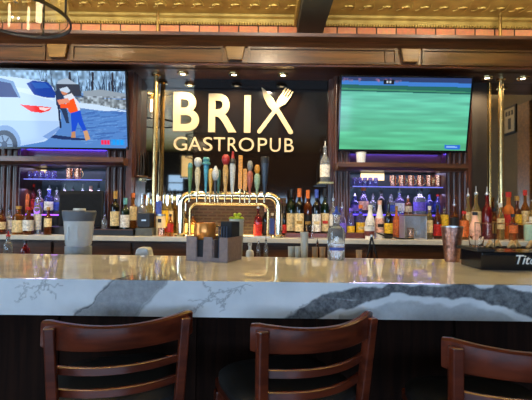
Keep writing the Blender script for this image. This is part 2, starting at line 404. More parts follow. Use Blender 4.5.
def vnoise(h, w_, sh, sw):
    g = rng.random((sh+2, sw+2)); y = np.linspace(0, sh, h); x = np.linspace(0, sw, w_)
    yi = y.astype(int); xi = x.astype(int); fy = (y-yi)[:, None]; fx = (x-xi)[None]; fy = fy*fy*(3-2*fy); fx = fx*fx*(3-2*fx)
    a = g[yi][:, xi]; b = g[yi][:, xi+1]; c = g[yi+1][:, xi]; d = g[yi+1][:, xi+1]
    return (a*(1-fx)+b*fx)*(1-fy)+(c*(1-fx)+d*fx)*fy
# left picture: white car being pushed up a snowy street
def pic_left():
    B = (-8, 70, 125, 147); W_, H_ = 260, 152; im = canvas(W_, H_)
    pp = lambda pts, c, al=1.0: poly(im, pts, c, B[0], B[1], B[2], B[3], al)
    yy = np.linspace(0, 1, H_)[:, None, None]
    im[:] = np.array([120, 150, 190])/255*(1-yy)+np.array([96, 128, 176])/255*yy
    pp([(-8, 70), (125, 70), (125, 92), (-8, 92)], (150, 178, 205))
    nz = vnoise(H_, W_, 24, 50)[:, :, None]
    top = slice(0, int(H_*27/77)); im[top] *= (.62+.65*nz[top])
    for i in range(46):   # bare trees
        x = 42+rng.random()*82; y0 = 70+rng.random()*4; l = 10+rng.random()*18; dx = (rng.random()-.5)*10
        pp(stroke(x, 94, x+dx*.4, 94-l*.6, 1.0), (48, 62, 84), .85); pp(stroke(x+dx*.4, 94-l*.6, x+dx, max(70, 94-l), .5), (58, 72, 96), .8)
    for x in (68, 91, 111): pp(stroke(x, 97, x+1.5, 71, 2.0), (52, 52, 62))
    pp([(55, 83), (78, 83), (80, 95), (55, 95)], (60, 66, 80)); pp([(57, 80), (66, 77), (76, 83), (56, 83)], (170, 184, 200))
    pp([(82, 90), (100, 88), (125, 92), (125, 97), (82, 97)], (150, 160, 170))
    pp([(74, 96), (125, 98), (125, 108), (80, 102)], (150, 160, 168)); im2 = vnoise(H_, W_, 40, 70)[:, :, None]
    a = slice(int(H_*25/77), int(H_*37/77)); im[a, 160:] *= (.6+.7*im2[a, 160:])
    pp([(72, 101), (95, 103), (125, 109), (125, 112), (72, 106)], (205, 222, 240))
    # road and long shadows
    pp([(40, 108), (125, 110), (125, 147), (-8, 147), (-8, 140)], (98, 136, 188))
    for i in range(40):
        y = 110+rng.random()*30; x = 70+rng.random()*52; l = 5+rng.random()*16
        pp([(x, y), (x+l, y-1.5), (x+l, y-.4), (x, y+1.3)], (70, 102, 158), .5)
        y = 110+rng.random()*34; x = 76+rng.random()*48; pp([(x, y), (x+l*.6, y-1), (x+l*.6, y-.3), (x, y+.7)], (150, 186, 224), .35)
    pp([(48, 134), (84, 138), (84, 139.5), (60, 139), (44, 137)], (36, 56, 96))
    # white car body
    body = [(-8, 77), (0, 76), (14, 77), (30, 79), (44, 81), (52, 87), (54, 95), (57, 103), (58, 115), (57, 126), (50, 134), (40, 141), (14, 146), (-8, 147)]
    pp(body, (196, 216, 240)); pp([(-8, 120), (56, 120), (55, 128), (38, 140), (14, 146), (-8, 147)], (170, 196, 230), .7)
    pp([(-8, 84), (40, 90), (50, 97), (52, 100), (20, 92), (-8, 92)], (222, 236, 252), .6)
    pp([(-8, 80), (4, 80), (10, 82), (14, 92), (17, 97), (-8, 97)], (28, 52, 110)); pp([(-8, 78), (0, 78), (12, 81), (18, 97), (16, 97.5), (9, 83), (-8, 80)], (120, 150, 190))
    pp([(25, 83), (32, 80), (46, 81.5), (50, 85), (54, 93), (53, 97), (42, 96.5), (32, 94)], (28, 70, 148)); pp([(30, 82), (44, 82), (49, 87), (34, 88)], (64, 110, 176), .7)
    pp([(17, 104), (38, 105.5), (49, 106.5), (46, 110), (38, 112), (28, 111)], (208, 34, 34)); pp([(36, 106.5), (48, 107), (42, 110), (37, 109)], (236, 214, 216))
    pp(ell(0, 142, 15, 17), (132, 160, 200)); pp(ell(-1, 144, 12.5, 14), (44, 56, 78)); pp(ell(-2, 145, 8.5, 10), (130, 152, 180)); pp(ell(-2, 145, 3, 4), (50, 60, 84))
    for k_ in range(7):
        a_ = k_*2*PI/7; pp(stroke(-2, 145, -2+8*math.cos(a_), 145+9.5*math.sin(a_), 1.4), (60, 76, 104))
    pp([(38, 136), (56, 125), (57, 127), (44, 139)], (120, 150, 200), .8)
    # second figure behind
    pp([(54, 90), (58, 88), (61, 92), (63, 104), (65, 112), (66, 122), (63, 122), (59, 110), (54, 104)], (44, 60, 88)); pp(stroke(56, 104, 57, 127, 2), (34, 46, 74))
    # pushing person
    pp(ell(63, 90.5, 3.4, 3.6), (196, 140, 116)); pp([(58, 88), (66, 85.5), (69, 90), (66, 92), (59, 90)], (196, 210, 226))
    pp([(62, 95), (70, 92), (77, 101), (78, 110), (70, 114), (65, 108)], (220, 222, 230)); pp([(64, 101), (72, 97), (76, 110), (70, 114), (66, 110)], (232, 98, 48))
    pp([(55, 99), (66, 97), (68, 101), (57, 104)], (214, 150, 130)); pp([(58, 103), (67, 103), (68, 107), (58, 107)], (224, 96, 56))
    pp([(68, 112), (78, 109), (80, 119), (84, 130), (80, 131), (75, 121), (72, 130), (68, 132)], (34, 84, 184))
    pp([(68, 131), (72, 130), (72, 137), (67, 137)], (180, 140, 110)); pp([(80, 130), (84, 129), (87, 138), (82, 140)], (196, 158, 124))
    # channel mark
    for i, (c, xs_) in enumerate((((220, 60, 96), (98, 101, 104)), ((40, 150, 224), (110, 114, 118)))):
        for x in xs_: pp([(x, 139), (x+2.4, 139), (x+2.4, 143.5), (x, 143.5)], c)
    pp([(108, 138), (122, 138), (122, 144), (108, 144)], (60, 160, 230), .55)
    g_ = im.mean(2, keepdims=True); im = g_+(im-g_)*1.25; im = (im-.5)*1.1+.5
    return np.clip(im, 0, 1)
def pic_right():
    B = (341, 77, 472, 150); W_, H_ = 220, 128; im = canvas(W_, H_)
    pp = lambda pts, c, al=1.0: poly(im, pts, c, B[0], B[1], B[2], B[3], al)
    t = np.linspace(0, 1, H_)[:, None, None]
    im[:] = np.array([110, 205, 186])/255*(1-t)+np.array([88, 190, 140])/255*t
    st = vnoise(H_, W_, 26, 4)[:, :, None]; im *= (.9+.2*st)
    st = vnoise(H_, W_, 50, 9)[:, :, None]; im *= (.97+.07*st)
    pp([(341, 77), (472, 77), (472, 84), (341, 83)], (44, 62, 110)); pp([(341, 80.5), (472, 82), (472, 87), (341, 85)], (62, 128, 214))
    pp([(341, 84.5), (472, 86), (472, 93), (341, 91)], (34, 104, 96)); pp([(341, 88), (472, 90.5), (472, 91.5), (341, 89.5)], (70, 150, 110))
    for i in range(22): x = 342+rng.random()*60; pp(ell(x, 79+rng.random()*2, 1.2, 1.3, 8), (110+rng.random()*80, 110, 150), .6)
    pp([(383, 79), (394, 79), (394, 84), (383, 84)], (18, 22, 34)); pp([(386, 80.5), (388, 80.5), (388, 82.5), (386, 82.5)], (200, 210, 220)); pp([(389.5, 80.5), (391, 80.5), (391, 82.5), (389.5, 82.5)], (200, 210, 220))
    pp([(450, 144), (466, 144.4), (466, 149), (450, 148.5)], (40, 110, 220)); pp([(452, 145.4), (463, 145.8), (463, 147.4), (452, 147)], (170, 210, 250), .8)
    return np.clip(im, 0, 1)
tvL = television(-9, 126.5, 69, 149.5, pic_left(), 'large wall television on the left showing a white car being pushed', 0)
tvR = television(340.5, 473.5, 76, 152, pic_right(), 'large wall television on the right showing a blurred green field', 0)
# ------------------------------------------------------------------ sign
SIGN = mat('cream_sign_metal', C(204, 184, 148), .8, 0, var=.03)
sx0, sz0 = P(174, 152, YW); sx1 = PX(294, YW, 152)
sg = empty('wall_sign', ((sx0+sx1)/2, YW, sz0), 'cream raised lettering BRIX GASTROPUB with crossed knife and fork on dark wall', 'sign')
def letter(ch, a, b, yt, yb, off, Y=YW):
    cu = bpy.data.curves.new('t', 'FONT'); cu.body = ch; cu.size = 1; cu.offset = off; cu.resolution_u = 6
    to = bpy.data.objects.new('t', cu); COL.objects.link(to); dg = bpy.context.evaluated_depsgraph_get(); me = bpy.data.meshes.new_from_object(to.evaluated_get(dg))
    bpy.data.objects.remove(to)
    import bmesh
    bm = bmesh.new(); bm.from_mesh(me); bmesh.ops.remove_doubles(bm, verts=bm.verts, dist=1e-5)
    r_ = bmesh.ops.extrude_face_region(bm, geom=list(bm.faces)); bmesh.ops.translate(bm, verts=[v for v in r_['geom'] if isinstance(v, bmesh.types.BMVert)], vec=(0, 0, .1)); bmesh.ops.recalc_face_normals(bm, faces=bm.faces)
    xs = [v.co.x for v in bm.verts]; ys = [v.co.y for v in bm.verts]; x0, x1, y0, y1 = min(xs), max(xs), min(ys), max(ys)
    A = P(a, yt, Y); Bq = P(b, yb, Y); Az = P((a+b)/2, yt, Y)[1]; Bz = P((a+b)/2, yb, Y)[1]
    for v in bm.verts:
        X = A[0]+(v.co.x-x0)/(x1-x0)*(Bq[0]-A[0]); Z = Bz+(v.co.y-y0)/(y1-y0)*(Az-Bz); d = v.co.z/.1
        v.co = (X-sg.location.x, -d*.014-.001, Z-sg.location.z)
    bmesh.ops.recalc_face_normals(bm, faces=bm.faces)
    bm.to_mesh(me); bm.free(); me.materials.clear(); me.materials.append(SIGN); me.name = 'letter'
    for p_ in me.polygons: p_.use_smooth = False
    o = bpy.data.objects.new('letter_'+ch.lower(), me); COL.objects.link(o); o.parent = sg
letter('B', 174, 199, 92.5, 131.5, .022); letter('R', 209, 236.5, 94, 132.5, .022)
a, b = P(244.5, 95.5, YW), P(250.5, 133, YW)
MB().box(a[0], b[0], YW-.015, YW-.001, b[1], a[1]).build('letter_i', SIGN, sg)
gl = [('G', 174, 186.5), ('A', 187.5, 200), ('S', 202, 210), ('T', 211, 221), ('R', 223.5, 232.5), ('O', 233.5, 247.5), ('P', 252, 260.5), ('U', 265, 276.5), ('B', 281.5, 291.5)]
gl = [('G', 174, 187), ('A', 188.5, 201.5), ('S', 203.5, 212.5), ('T', 214, 225), ('R', 228, 237.5), ('O', 239, 254), ('P', 258, 267), ('U', 270, 280.5), ('B', 284.5, 293.5)]
for ch, a, b in gl: letter(ch, a, b, 137+(a-174)*.015, 150.6+(a-174)*.015, .0)
def flat(pts, name, dy=0):
    q = [P(x, y, YW) for x, y in pts]; MB().prism(q, YW-.014-dy, YW-.001-dy).build(name, SIGN, sg)
# knife: blade top left (262,88) down to (293,134)
flat([(261.5, 87.5), (267, 92), (273, 98.5), (277, 105), (279.3, 109.5), (281, 112), (292.8, 131.5), (292.8, 133.6), (290.6, 134.5), (288.5, 133.5), (276.5, 113.8), (273.5, 112.5), (268, 106), (263.5, 97)], 'knife')
# fork: tines upper right
flat([(257.6, 130.5), (274, 109), (276.5, 106), (276.6, 101.5), (280, 96), (285.5, 87.8), (286.6, 88.6), (282.4, 95.6), (283.3, 96.2), (287.8, 88.9), (288.9, 89.7), (284.6, 96.9), (285.5, 97.5), (290, 90.2), (291.1, 91), (286.8, 98.2), (287.7, 98.8), (292.1, 91.7), (293.2, 92.6), (288.6, 100.5), (285.5, 104.5), (282, 106.3), (279.5, 107.5), (277.8, 110.5), (261, 133), (259, 134), (257.3, 132.8)], 'fork', .004)
# ------------------------------------------------------------------ soffit downlights
BULB = mat('lamp_glow', (1, .8, .5), .4, emit=16, ecol=(1, .78, .48), var=0)
for i, px in enumerate((183, 234, 283, 487, 523)):
    x = PX(px, 3.258, 74)
    d = empty('downlight', (x, 3.258, ZS-.012), 'small round recessed downlight in the soffit, '+['above the letter B of the sign', 'above the letter I of the sign', 'above the fork of the sign', 'right of the right television', 'nearest the right edge of the photo'][i], 'downlight', 'soffit downlights')
    MB().lathe([(.022, 0), (.042, 0), (.046, .006), (.046, .012), (.022, .012)], (x, 3.258, ZS-.012), 20).build('trim_ring', BRASS, d, smooth=True)
    MB().lathe([(0, .004), (.0215, .004), (.0215, .011), (0, .011)], (x, 3.258, ZS-.012), 16).build('bulb', BULB, d)
    light('SPOT', 'downlight_beam', (x, 3.258, ZS-.03), 20, (1, .76, .45), (0, 0, 0), spot_size=2.5, spot_blend=.8, shadow_soft_size=.02)
# ------------------------------------------------------------------ brass poles, hanging fittings
for px, lab in ((155, 'tall vertical brass pole left of the sign'), (501, 'tall vertical brass pole at right in front of the mirror')):
    Y = 3.30; x = PX(px, Y, 150)
    p = empty('brass_pole', (x, Y, ZC), lab, 'pole')
    b = MB(); b.lathe([(.021, .012), (.021, ZS-ZC-.012)], (x, Y, ZC), 16); b.build('pole', BRASS, p, smooth=True)
    b = MB(); b.lathe([(0, 0), (.04, 0), (.04, .008), (.021, .014), (0, .014)], (x, Y, ZC), 16); b.build('base', BRASS, p, smooth=True)
    b = MB(); b.lathe([(0, 0), (.04, 0), (.04, -.008), (.021, -.014), (0, -.014)], (x, Y, ZS), 16); b.build('collar', BRASS, p, smooth=True)
    if px > 400:
        b = MB(); b.box(x-.062, x-.045, 3.36, 3.39, ZC, ZS); q = b.build('brass_channel', BRASS, bevel=.003); tag(q, 'slim brass channel on the mirror just left of the right pole', 'trim')
# small wooden shelf on the wall left of the pole (carries utensils)
sx, sz = P(140, 177, 3.33)
ws = empty('wall_shelf', (sx, 3.406, sz), 'small round wooden ledge left of the brass pole', 'shelf')
MB().lathe([(0, -.008), (.05, -.008), (.062, 0), (.06, .01), (0, .01)], (sx, 3.34, sz), 20).build('ledge', W_MID, ws, smooth=True)
MB().box(sx-.012, sx+.012, 3.34, 3.406, sz-.03, sz-.008).build('bracket', BRASS, ws)
b = MB()
for k_ in range(3): 
    xx = sx-.022+.022*k_; b.tube([(xx, 3.34, sz+.012), (xx+.004, 3.34, sz+.09), (xx-.004, 3.35, sz+.2+.02*k_)], [.011, .008, .004], 8)
tag(b.build('utensil_bundle', IRON, smooth=True), 'dark slender utensils standing on the small round ledge left of the pole', 'utensils')
# framed notice on the right side wall, seen in the mirror
PAP = mat('framed_print', C(170, 160, 140), .6); 
fY0, fY1 = 2.42, 2.65; fz = 1.3+.86
pf = empty('picture_frame', (XR, (fY0+fY1)/2, fz), 'small framed black and cream notice hanging on right side wall', 'picture')
b = MB(); b.box(XR-.02, XR, fY0, fY0+.02, fz, fz+.3); b.box(XR-.02, XR, fY1-.02, fY1, fz, fz+.3); b.box(XR-.02, XR, fY0+.02, fY1-.02, fz, fz+.02); b.box(XR-.02, XR, fY0+.02, fY1-.02, fz+.28, fz+.3); b.build('frame', BLACK, pf)
MB().box(XR-.012, XR-.002, fY0+.02, fY1-.02, fz+.02, fz+.28).build('print', PAP, pf)
b = MB()
for k_ in range(3): b.box(XR-.0135, XR-.0122, fY0+.045+.05*k_, fY0+.08+.05*k_, fz+.2, fz+.25)
b.box(XR-.0135, XR-.0122, fY0+.09, fY0+.14, fz+.05, fz+.17)
b.build('print_pattern', BLACK, pf)
tag(MB().box(XR-.04, XR, 2.71, 2.9, 0, ZS).build('wood_post', W_GOLD, bevel=.005), 'pale wooden post on right side wall seen in the mirror', 'post')
# wall light in the room behind, seen in the mirror under the G
LX, LY, LZ = -1.74, -2.0, 2.02
wl = empty('hanging_lantern', (LX, LY, LZ), 'glowing square lantern seen in the mirror just left of the first tap handles', 'lamp')
b = MB()
for dx in (-.13, .118):
    for dy in (-.13, .118): b.box(LX+dx, LX+dx+.012, LY+dy, LY+dy+.012, LZ, LZ+.46)
b.box(LX-.14, LX+.14, LY-.14, LY+.14, LZ+.46, LZ+.48); b.box(LX-.14, LX+.14, LY-.14, LY+.14, LZ-.02, LZ); b.box(LX-.01, LX+.01, LY-.01, LY+.01, LZ+.48, ZCEIL); b.build('lantern_frame', IRON, wl)
MB().box(LX-.11, LX+.11, LY-.11, LY+.11, LZ+.001, LZ+.459).build('lantern_glass', mat('amber_lantern_glass', (1, .75, .35), .4, emit=1.0, ecol=(1, .68, .3)), wl)
# ------------------------------------------------------------------ pendants
def pendant(X, Y, lab, e=26):
    R = .265; zb = 2.313
    t = empty('pendant_lamp', (X, Y, zb), lab, 'lamp', 'ring pendant lamps over the bar')
    def ring(z, nm, rr=R, m=IRON):
        b = MB(); b.lathe([(rr, -.009), (rr+.006, -.009), (rr+.006, .009), (rr-.002, .009), (rr-.002, -.009)], (X, Y, z), 48); b.build(nm, m, t, smooth=False)
    ring(zb+.009, 'ring'); ring(zb+.42, 'ring')
    for k_ in range(4):
        a = k_*PI/2; b = MB(); b.tube([(X+(R+.002)*math.cos(a), Y+(R+.002)*math.sin(a), zb+.015), (X+(R+.002)*math.cos(a), Y+(R+.002)*math.sin(a), zb+.42)], .006, 8); b.build('rod', IRON, t, smooth=True)
    b = MB()
    for k_ in range(2):
        a = k_*PI/2; b.tube([(X-R*math.cos(a), Y-R*math.sin(a), zb+.42), (X+R*math.cos(a), Y+R*math.sin(a), zb+.42)], .006, 8)
    b.build('crossbar', IRON, t)
    MB().lathe([(R-.012, .02), (R-.012, .41), (R-.015, .41), (R-.015, .02), (R-.012, .02)], (X, Y, zb), 40).build('glass_shade', GLASS, t, smooth=True)
    MB().tube([(X, Y, zb+.08), (X, Y, ZCEIL)], .012, 10).build('stem', BRASS, t, smooth=True)
    MB().lathe([(0, 0), (.06, 0), (.055, -.02), (0, -.025)], (X, Y, ZCEIL), 20).build('canopy', IRON, t, smooth=True)
    for k_ in range(4):
        a = PI/3+k_*PI/2; cx, cy = X+.11*math.cos(a), Y+.11*math.sin(a)
        b = MB(); b.tube([(X, Y, zb+.36), (cx, cy, zb+.36)], .006, 8); b.lathe([(.0, .32), (.016, .32), (.016, .37), (0, .37)], (cx, cy, zb), 12); b.build('socket', BRASS, t, smooth=True)
        MB().lathe([(0, .17), (.009, .173), (.012, .18), (.012, .30), (.009, .32), (0, .32)], (cx, cy, zb), 12).build('bulb', BULB, t, smooth=True)
    light('POINT', 'pendant_glow', (X, Y, zb+.20), e, (1, .88, .72), shadow_soft_size=.015)
pendant(-1.346, 2.1, 'black iron ring pendant lamp with clear glass at top left of the photo')
pendant(1.75, 2.1, 'black iron ring pendant lamp over right end of bar, seen only in reflections')
pendant(1.3, -.9, 'black iron ring pendant lamp behind the stools, seen only in reflections', 40)
pendant(-1.3, -.9, 'black iron ring pendant lamp by the street windows, seen only in reflections', 40)
# ------------------------------------------------------------------ bar counter
bar = empty('bar_counter', (0, YF+.3, 0), 'long bar counter with thick white and grey veined stone top and dark panelled front', 'bar')
XB0, XB1 = -2.6, 2.4; TH = .112
def veins(Xa, t, top):
    """vein strength at position X (at bar front) and t (0 top edge of fascia .. 1 bottom); for the top t<0 going back"""
    return 0
def stone():
    nx, nf, ntp = 1500, 40, 110
    xs = np.linspace(XB0, XB1, nx)
    me = bpy.data.meshes.new('countertop')
    tf = np.linspace(1, 0, nf); tt = np.linspace(0, 1, ntp)[1:]
    rows = [(YF, ZB-TH*t) for t in tf]+[(YF+(YBK-YF)*t, ZB) for t in tt]
    coord = list(tf)+[-(YBK-YF)/TH*t for t in tt]       # t continuous over the edge
    V = np.array([(x, y, z) for y, z in rows for x in xs]); nr = len(rows)
    base = len(V)
    px = 266+xs*320
    T = np.array(coord)[:, None]*np.ones((1, nx)); PXs = px[None]*np.ones((nr, 1))
    def fb(s1, s2, am): return sum((vnoise(nr, nx, int(s1*2**k), int(s2*2**k))-.5)*am/2**k for k in range(4))
    wob = fb(8, 90, 14); wobt = fb(8, 90, .35)
    m = np.zeros_like(T); g = np.zeros_like(T)
    # diagonal band
    lt = 113-32*T+wob; rt = 166-24*T+wob*.7
    lt = np.where(T < 0, 113-10*T+wob, lt); rt = np.where(T < 0, 166-12*T+wob, rt)
    e = np.clip(np.minimum((PXs-lt)/2.5, (rt-PXs)/2.5), 0, 1); fade = np.where(T < 0, np.clip(1+T*.35, 0.1, 1), 1)
    m = np.maximum(m, e*.62*fade)
    edge = np.exp(-((PXs-lt)/2.2)**2)+np.exp(-((PXs-rt)/2.2)**2)*.6; m = np.maximum(m, edge*.9*fade)
    # big arch
    ux = np.array([280, 300, 330, 360, 400, 450, 500, 520, 540, 600]); ut = np.array([1.02, .72, .22, .06, .0, -.05, 0, .12, .35, 1.1])
    lx = np.array([280, 318, 345, 366, 400, 440, 470, 500, 532, 560, 600]); lt_ = np.array([1.1, 1.0, .75, .50, .36, .34, .46, .64, .92, 1.2, 1.4])
    U = np.interp(PXs, ux, ut)+wobt*.5; Lw = np.interp(PXs, lx, lt_)+wobt*.5
    ins = np.clip(np.minimum((T-U)/.06, (Lw-T)/.05), 0, 1); on = ((PXs > 276) & (PXs < 600))
    m = np.maximum(m, ins*.95*on)
    ins2 = np.clip((T-Lw-.13)/.08, 0, 1)*on*(PXs > 340)*(PXs < 545); m = np.maximum(m, ins2*.42)
    # hairline cracks
    def crack(x0, t0, x1, t1, steps=22, wd=.5, st=.5):
        nonlocal m
        x, t = x0, t0
        for i in range(steps):
            nx_ = x0+(x1-x0)*(i+1)/steps+rng.normal()*1.8; nt_ = t0+(t1-t0)*(i+1)/steps+rng.normal()*.05
            j0 = np.searchsorted(px, min(x, nx_)-3); j1 = np.searchsorted(px, max(x, nx_)+3); 
            sub = (slice(0, nf), slice(j0, j1)); X_ = PXs[sub]; T_ = T[sub]*36
            ax, ay, bx, by = x, t*36, nx_, nt_*36; dx, dy = bx-ax, by-ay; q = np.clip(((X_-ax)*dx+(T_-ay)*dy)/(dx*dx+dy*dy+1e-6), 0, 1)
            d = np.hypot(X_-ax-q*dx, T_-ay-q*dy); m[sub] = np.maximum(m[sub], np.clip(1.3-d/wd, 0, 1)*st); x, t = nx_, nt_
    for a_ in ((18, .25, 62, .15), (30, .1, 22, .7), (44, .0, 60, .5), (50, .05, 33, .55), (190, .55, 250, .1), (196, .75, 236, .35), (205, .1, 225, .7), (232, .2, 222, .9), (215, .3, 246, .25), (190, .9, 214, .45), (-80, .2, -20, .9), (290, 1.0, 308, .6)):
        crack(*a_)
    m = np.clip(m, 0, 1)
    Fs = [(r_*nx+c, r_*nx+c+1, (r_+1)*nx+c+1, (r_+1)*nx+c) for r_ in range(nr-1) for c in range(nx-1)]
    Vl = V.tolist()
    # back, underside and ends
    b0 = len(Vl); Vl += [(XB0, YF, ZB-TH), (XB1, YF, ZB-TH), (XB1, YF+.03, ZB-TH), (XB0, YF+.03, ZB-TH), (XB0, YF+.03, ZB-.03), (XB1, YF+.03, ZB-.03), (XB1, YBK, ZB-.03), (XB0, YBK, ZB-.03), (XB0, YBK, ZB), (XB1, YBK, ZB)]
    Fs += [(b0+3, b0+2, b0+1, b0), (b0+4, b0+5, b0+2, b0+3), (b0+7, b0+6, b0+5, b0+4), (b0+8, b0+9, b0+6, b0+7)]
    me.from_pydata(Vl, [], Fs); me.update()
    at = me.attributes.new('vein', 'FLOAT', 'POINT'); arr = np.zeros(len(Vl), 'f'); arr[:base] = m.ravel(); at.data.foreach_set('value', arr)
    mt = bpy.data.materials.new('veined_quartz'); mt.use_nodes = True; nt = mt.node_tree; bs = nt.nodes['Principled BSDF']; L = nt.links.new
    A = nt.nodes.new('ShaderNodeAttribute'); A.attribute_name = 'vein'; tc = nt.nodes.new('ShaderNodeTexCoord')
    n1 = nt.nodes.new('ShaderNodeTexNoise'); n1.inputs['Scale'].default_value = 48; n1.inputs['Detail'].default_value = 10; n1.inputs['Roughness'].default_value = .75; L(tc.outputs['Object'], n1.inputs['Vector'])
    dk = nt.nodes.new('ShaderNodeValToRGB'); dk.color_ramp.elements[0].position = .38; dk.color_ramp.elements[1].position = .68
    dk.color_ramp.elements[0].color = (*C(58, 60, 66), 1); dk.color_ramp.elements[1].color = (*C(132, 134, 136), 1); L(n1.outputs['Fac'], dk.inputs[0])
    n2 = nt.nodes.new('ShaderNodeTexNoise'); n2.inputs['Scale'].default_value = 5; n2.inputs['Detail'].default_value = 5; L(tc.outputs['Object'], n2.inputs['Vector'])
    lk = nt.nodes.new('ShaderNodeValToRGB'); lk.color_ramp.elements[0].position = .3; lk.color_ramp.elements[1].position = .6
    lk.color_ramp.elements[0].color = (*C(205, 207, 212), 1); lk.color_ramp.elements[1].color = (*C(232, 232, 234), 1); L(n2.outputs['Fac'], lk.inputs[0])
    mx = nt.nodes.new('ShaderNodeMix'); mx.data_type = 'RGBA'; L(A.outputs['Fac'], mx.inputs[0]); L(lk.outputs[0], mx.inputs[6]); L(dk.outputs[0], mx.inputs[7]); L(mx.outputs[2], bs.inputs['Base Color'])
    bs.inputs['Roughness'].default_value = .02; bs.inputs['Specular IOR Level'].default_value = .9
    me.materials.append(mt)
    for v in me.vertices: v.co -= bar.location
    o = bpy.data.objects.new('countertop', me); COL.objects.link(o); o.parent = bar; return o
stone()
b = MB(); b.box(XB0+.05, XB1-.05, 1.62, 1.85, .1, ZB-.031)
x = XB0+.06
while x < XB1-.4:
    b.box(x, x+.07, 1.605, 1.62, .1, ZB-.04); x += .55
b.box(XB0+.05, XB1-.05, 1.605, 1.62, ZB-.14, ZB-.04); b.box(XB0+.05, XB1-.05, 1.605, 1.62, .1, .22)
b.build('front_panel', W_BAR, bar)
MB().box(XB0+.08, XB1-.08, 1.65, 1.8, 0, .1).build('plinth', BLACK, bar)
MB().box(XB0, XB1, YBK+.0005, YBK+.012, ZB-.03, ZB).build('back_edging', STEEL, bar)
# bartender ledge below the far side of the bar
ZL = 1.0
lg = empty('service_ledge', (0, 2.1, 0), 'steel bartender work ledge running behind the bar counter', 'work surface')
MB().box(XB0, XB1, YBK+.015, 2.34, ZL-.03, ZL).build('ledge_top', STEEL, lg, bevel=.004)
MB().box(XB0+.05, XB1-.05, YBK+.03, 2.30, 0, ZL-.031).build('cabinet_body', BLACK, lg)
# ------------------------------------------------------------------ back counter
bc = empty('back_counter', (0, 3.1, 0), 'back bar counter with pale stone slab over dark wooden cabinets', 'counter')
MARB = mat('pale_stone', C(200, 196, 186), .2, var=.06)
MB().box(XL+.02, XR-.02, 2.95, 3.279, ZC-.035, ZC).build('worktop', MARB, bc, bevel=.003)
x0 = XL+.05
nb = 12; wd = (XR-XL-.1)/nb
b = MB(); b.box(XL+.05, XR-.05, 3.0, 3.27, 0, ZC-.036); b.build('cabinet_body', W_DARK, bc)
for i in range(nb):
    b = MB(); a = XL+.05+wd*i; b.box(a+.01, a+wd-.01, 2.985, 3.0, .12, .86); b.build('door', W_DARKV, bc, bevel=.004)
    b = MB(); b.box(a+.01, a+wd-.01, 2.985, 3.0, .88, ZC-.05); b.build('drawer', W_MID, bc, bevel=.004)
# extra depth of worktop inside the niches and up to the panels
struct(MB().box(PX(19, YP), PX(105, YP), 3.28, 3.63, ZC-.035, ZC-.0005).build('trim_%d' % 40, MARB))
struct(MB().box(PX(350, YP), PX(446, YP), 3.28, 3.63, ZC-.035, ZC-.0005).build('trim_%d' % 41, MARB))
struct(MB().box(PX(136, 3.41), PX(333, 3.41), 3.28, 3.376, ZC-.035, ZC-.0005).build('trim_%d' % 42, MARB))
struct(MB().box(PX(471, 3.41), XR, 3.28, YW, ZC-.035, ZC-.0005).build('trim_%d' % 43, MARB))
# ------------------------------------------------------------------ tiers and glass shelves
tiers = {}
def tier(a, b, y0, y1, z0, z1, lab, m, led_m=None):
    t = empty('bottle_riser', ((a+b)/2, (y0+y1)/2, z0), lab, 'riser')
    MB().box(a, b, y0, y1, z0, z1).build('riser_step', m, t, bevel=.002)
    if led_m: MB().box(a+.005, b-.005, y0-.005, y0-.0005, z1-.014, z1-.004).build('light_strip', led_m, t)
    return t
ZT = P(30, 213.5, 3.34)[1]
tier(PX(19, YP)+.03, PX(105, YP)-.03, 3.34, 3.6, ZC, ZT, 'black stepped bottle riser with purple lit edge in the left niche', BLACKG, LEDP)
ZT2 = P(400, 214, 3.34)[1]
tier(PX(350, YP)+.03, PX(446, YP)-.03, 3.34, 3.6, ZC, ZT2, 'black stepped bottle riser with blue lit edge in the right niche', BLACKG, LED)
ZR1 = P(306, 233, 3.14)[1]
tier(PX(286, 3.1), PX(327, 3.1), 3.09, 3.27, ZC, ZR1, 'low reddish wooden box under the row of wine bottles', W_RED)
tag(MB().box(PX(346, 3.08), PX(368, 3.08), 3.08, 3.2, ZC, P(356, 233, 3.08)[1]).build('wooden_box', W_RED, bevel=.003), 'low reddish wooden box in front of the yellow labelled bottle', 'box')
def glass_shelf(a, b, y, Y0, Y1, lab):
    x0, z = P((a+b)/2, y, Y0); x0 = PX(a, Y0+.02, y); x1 = PX(b, Y0+.02, y)
    t = empty('glass_shelf', ((x0+x1)/2, (Y0+Y1)/2, z), lab, 'shelf')
    MB().box(x0, x1, Y0, Y1, z, z+.008).build('shelf_board', mat('shelf_glass', (.55, .6, .65), .1, trans=.5, var=0), t)
    MB().box(x0, x1, Y0-.006, Y0-.0005, z, z+.008).build('light_strip', LEDW, t)
    return z+.008
zgL = glass_shelf(21, 103, 180, 3.36, 3.6, 'glass shelf with glowing blue edge in the left niche holding glassware')
zgR = glass_shelf(352, 444, 187.5, 3.36, 3.6, 'glass shelf with glowing blue edge in right niche holding copper mugs')
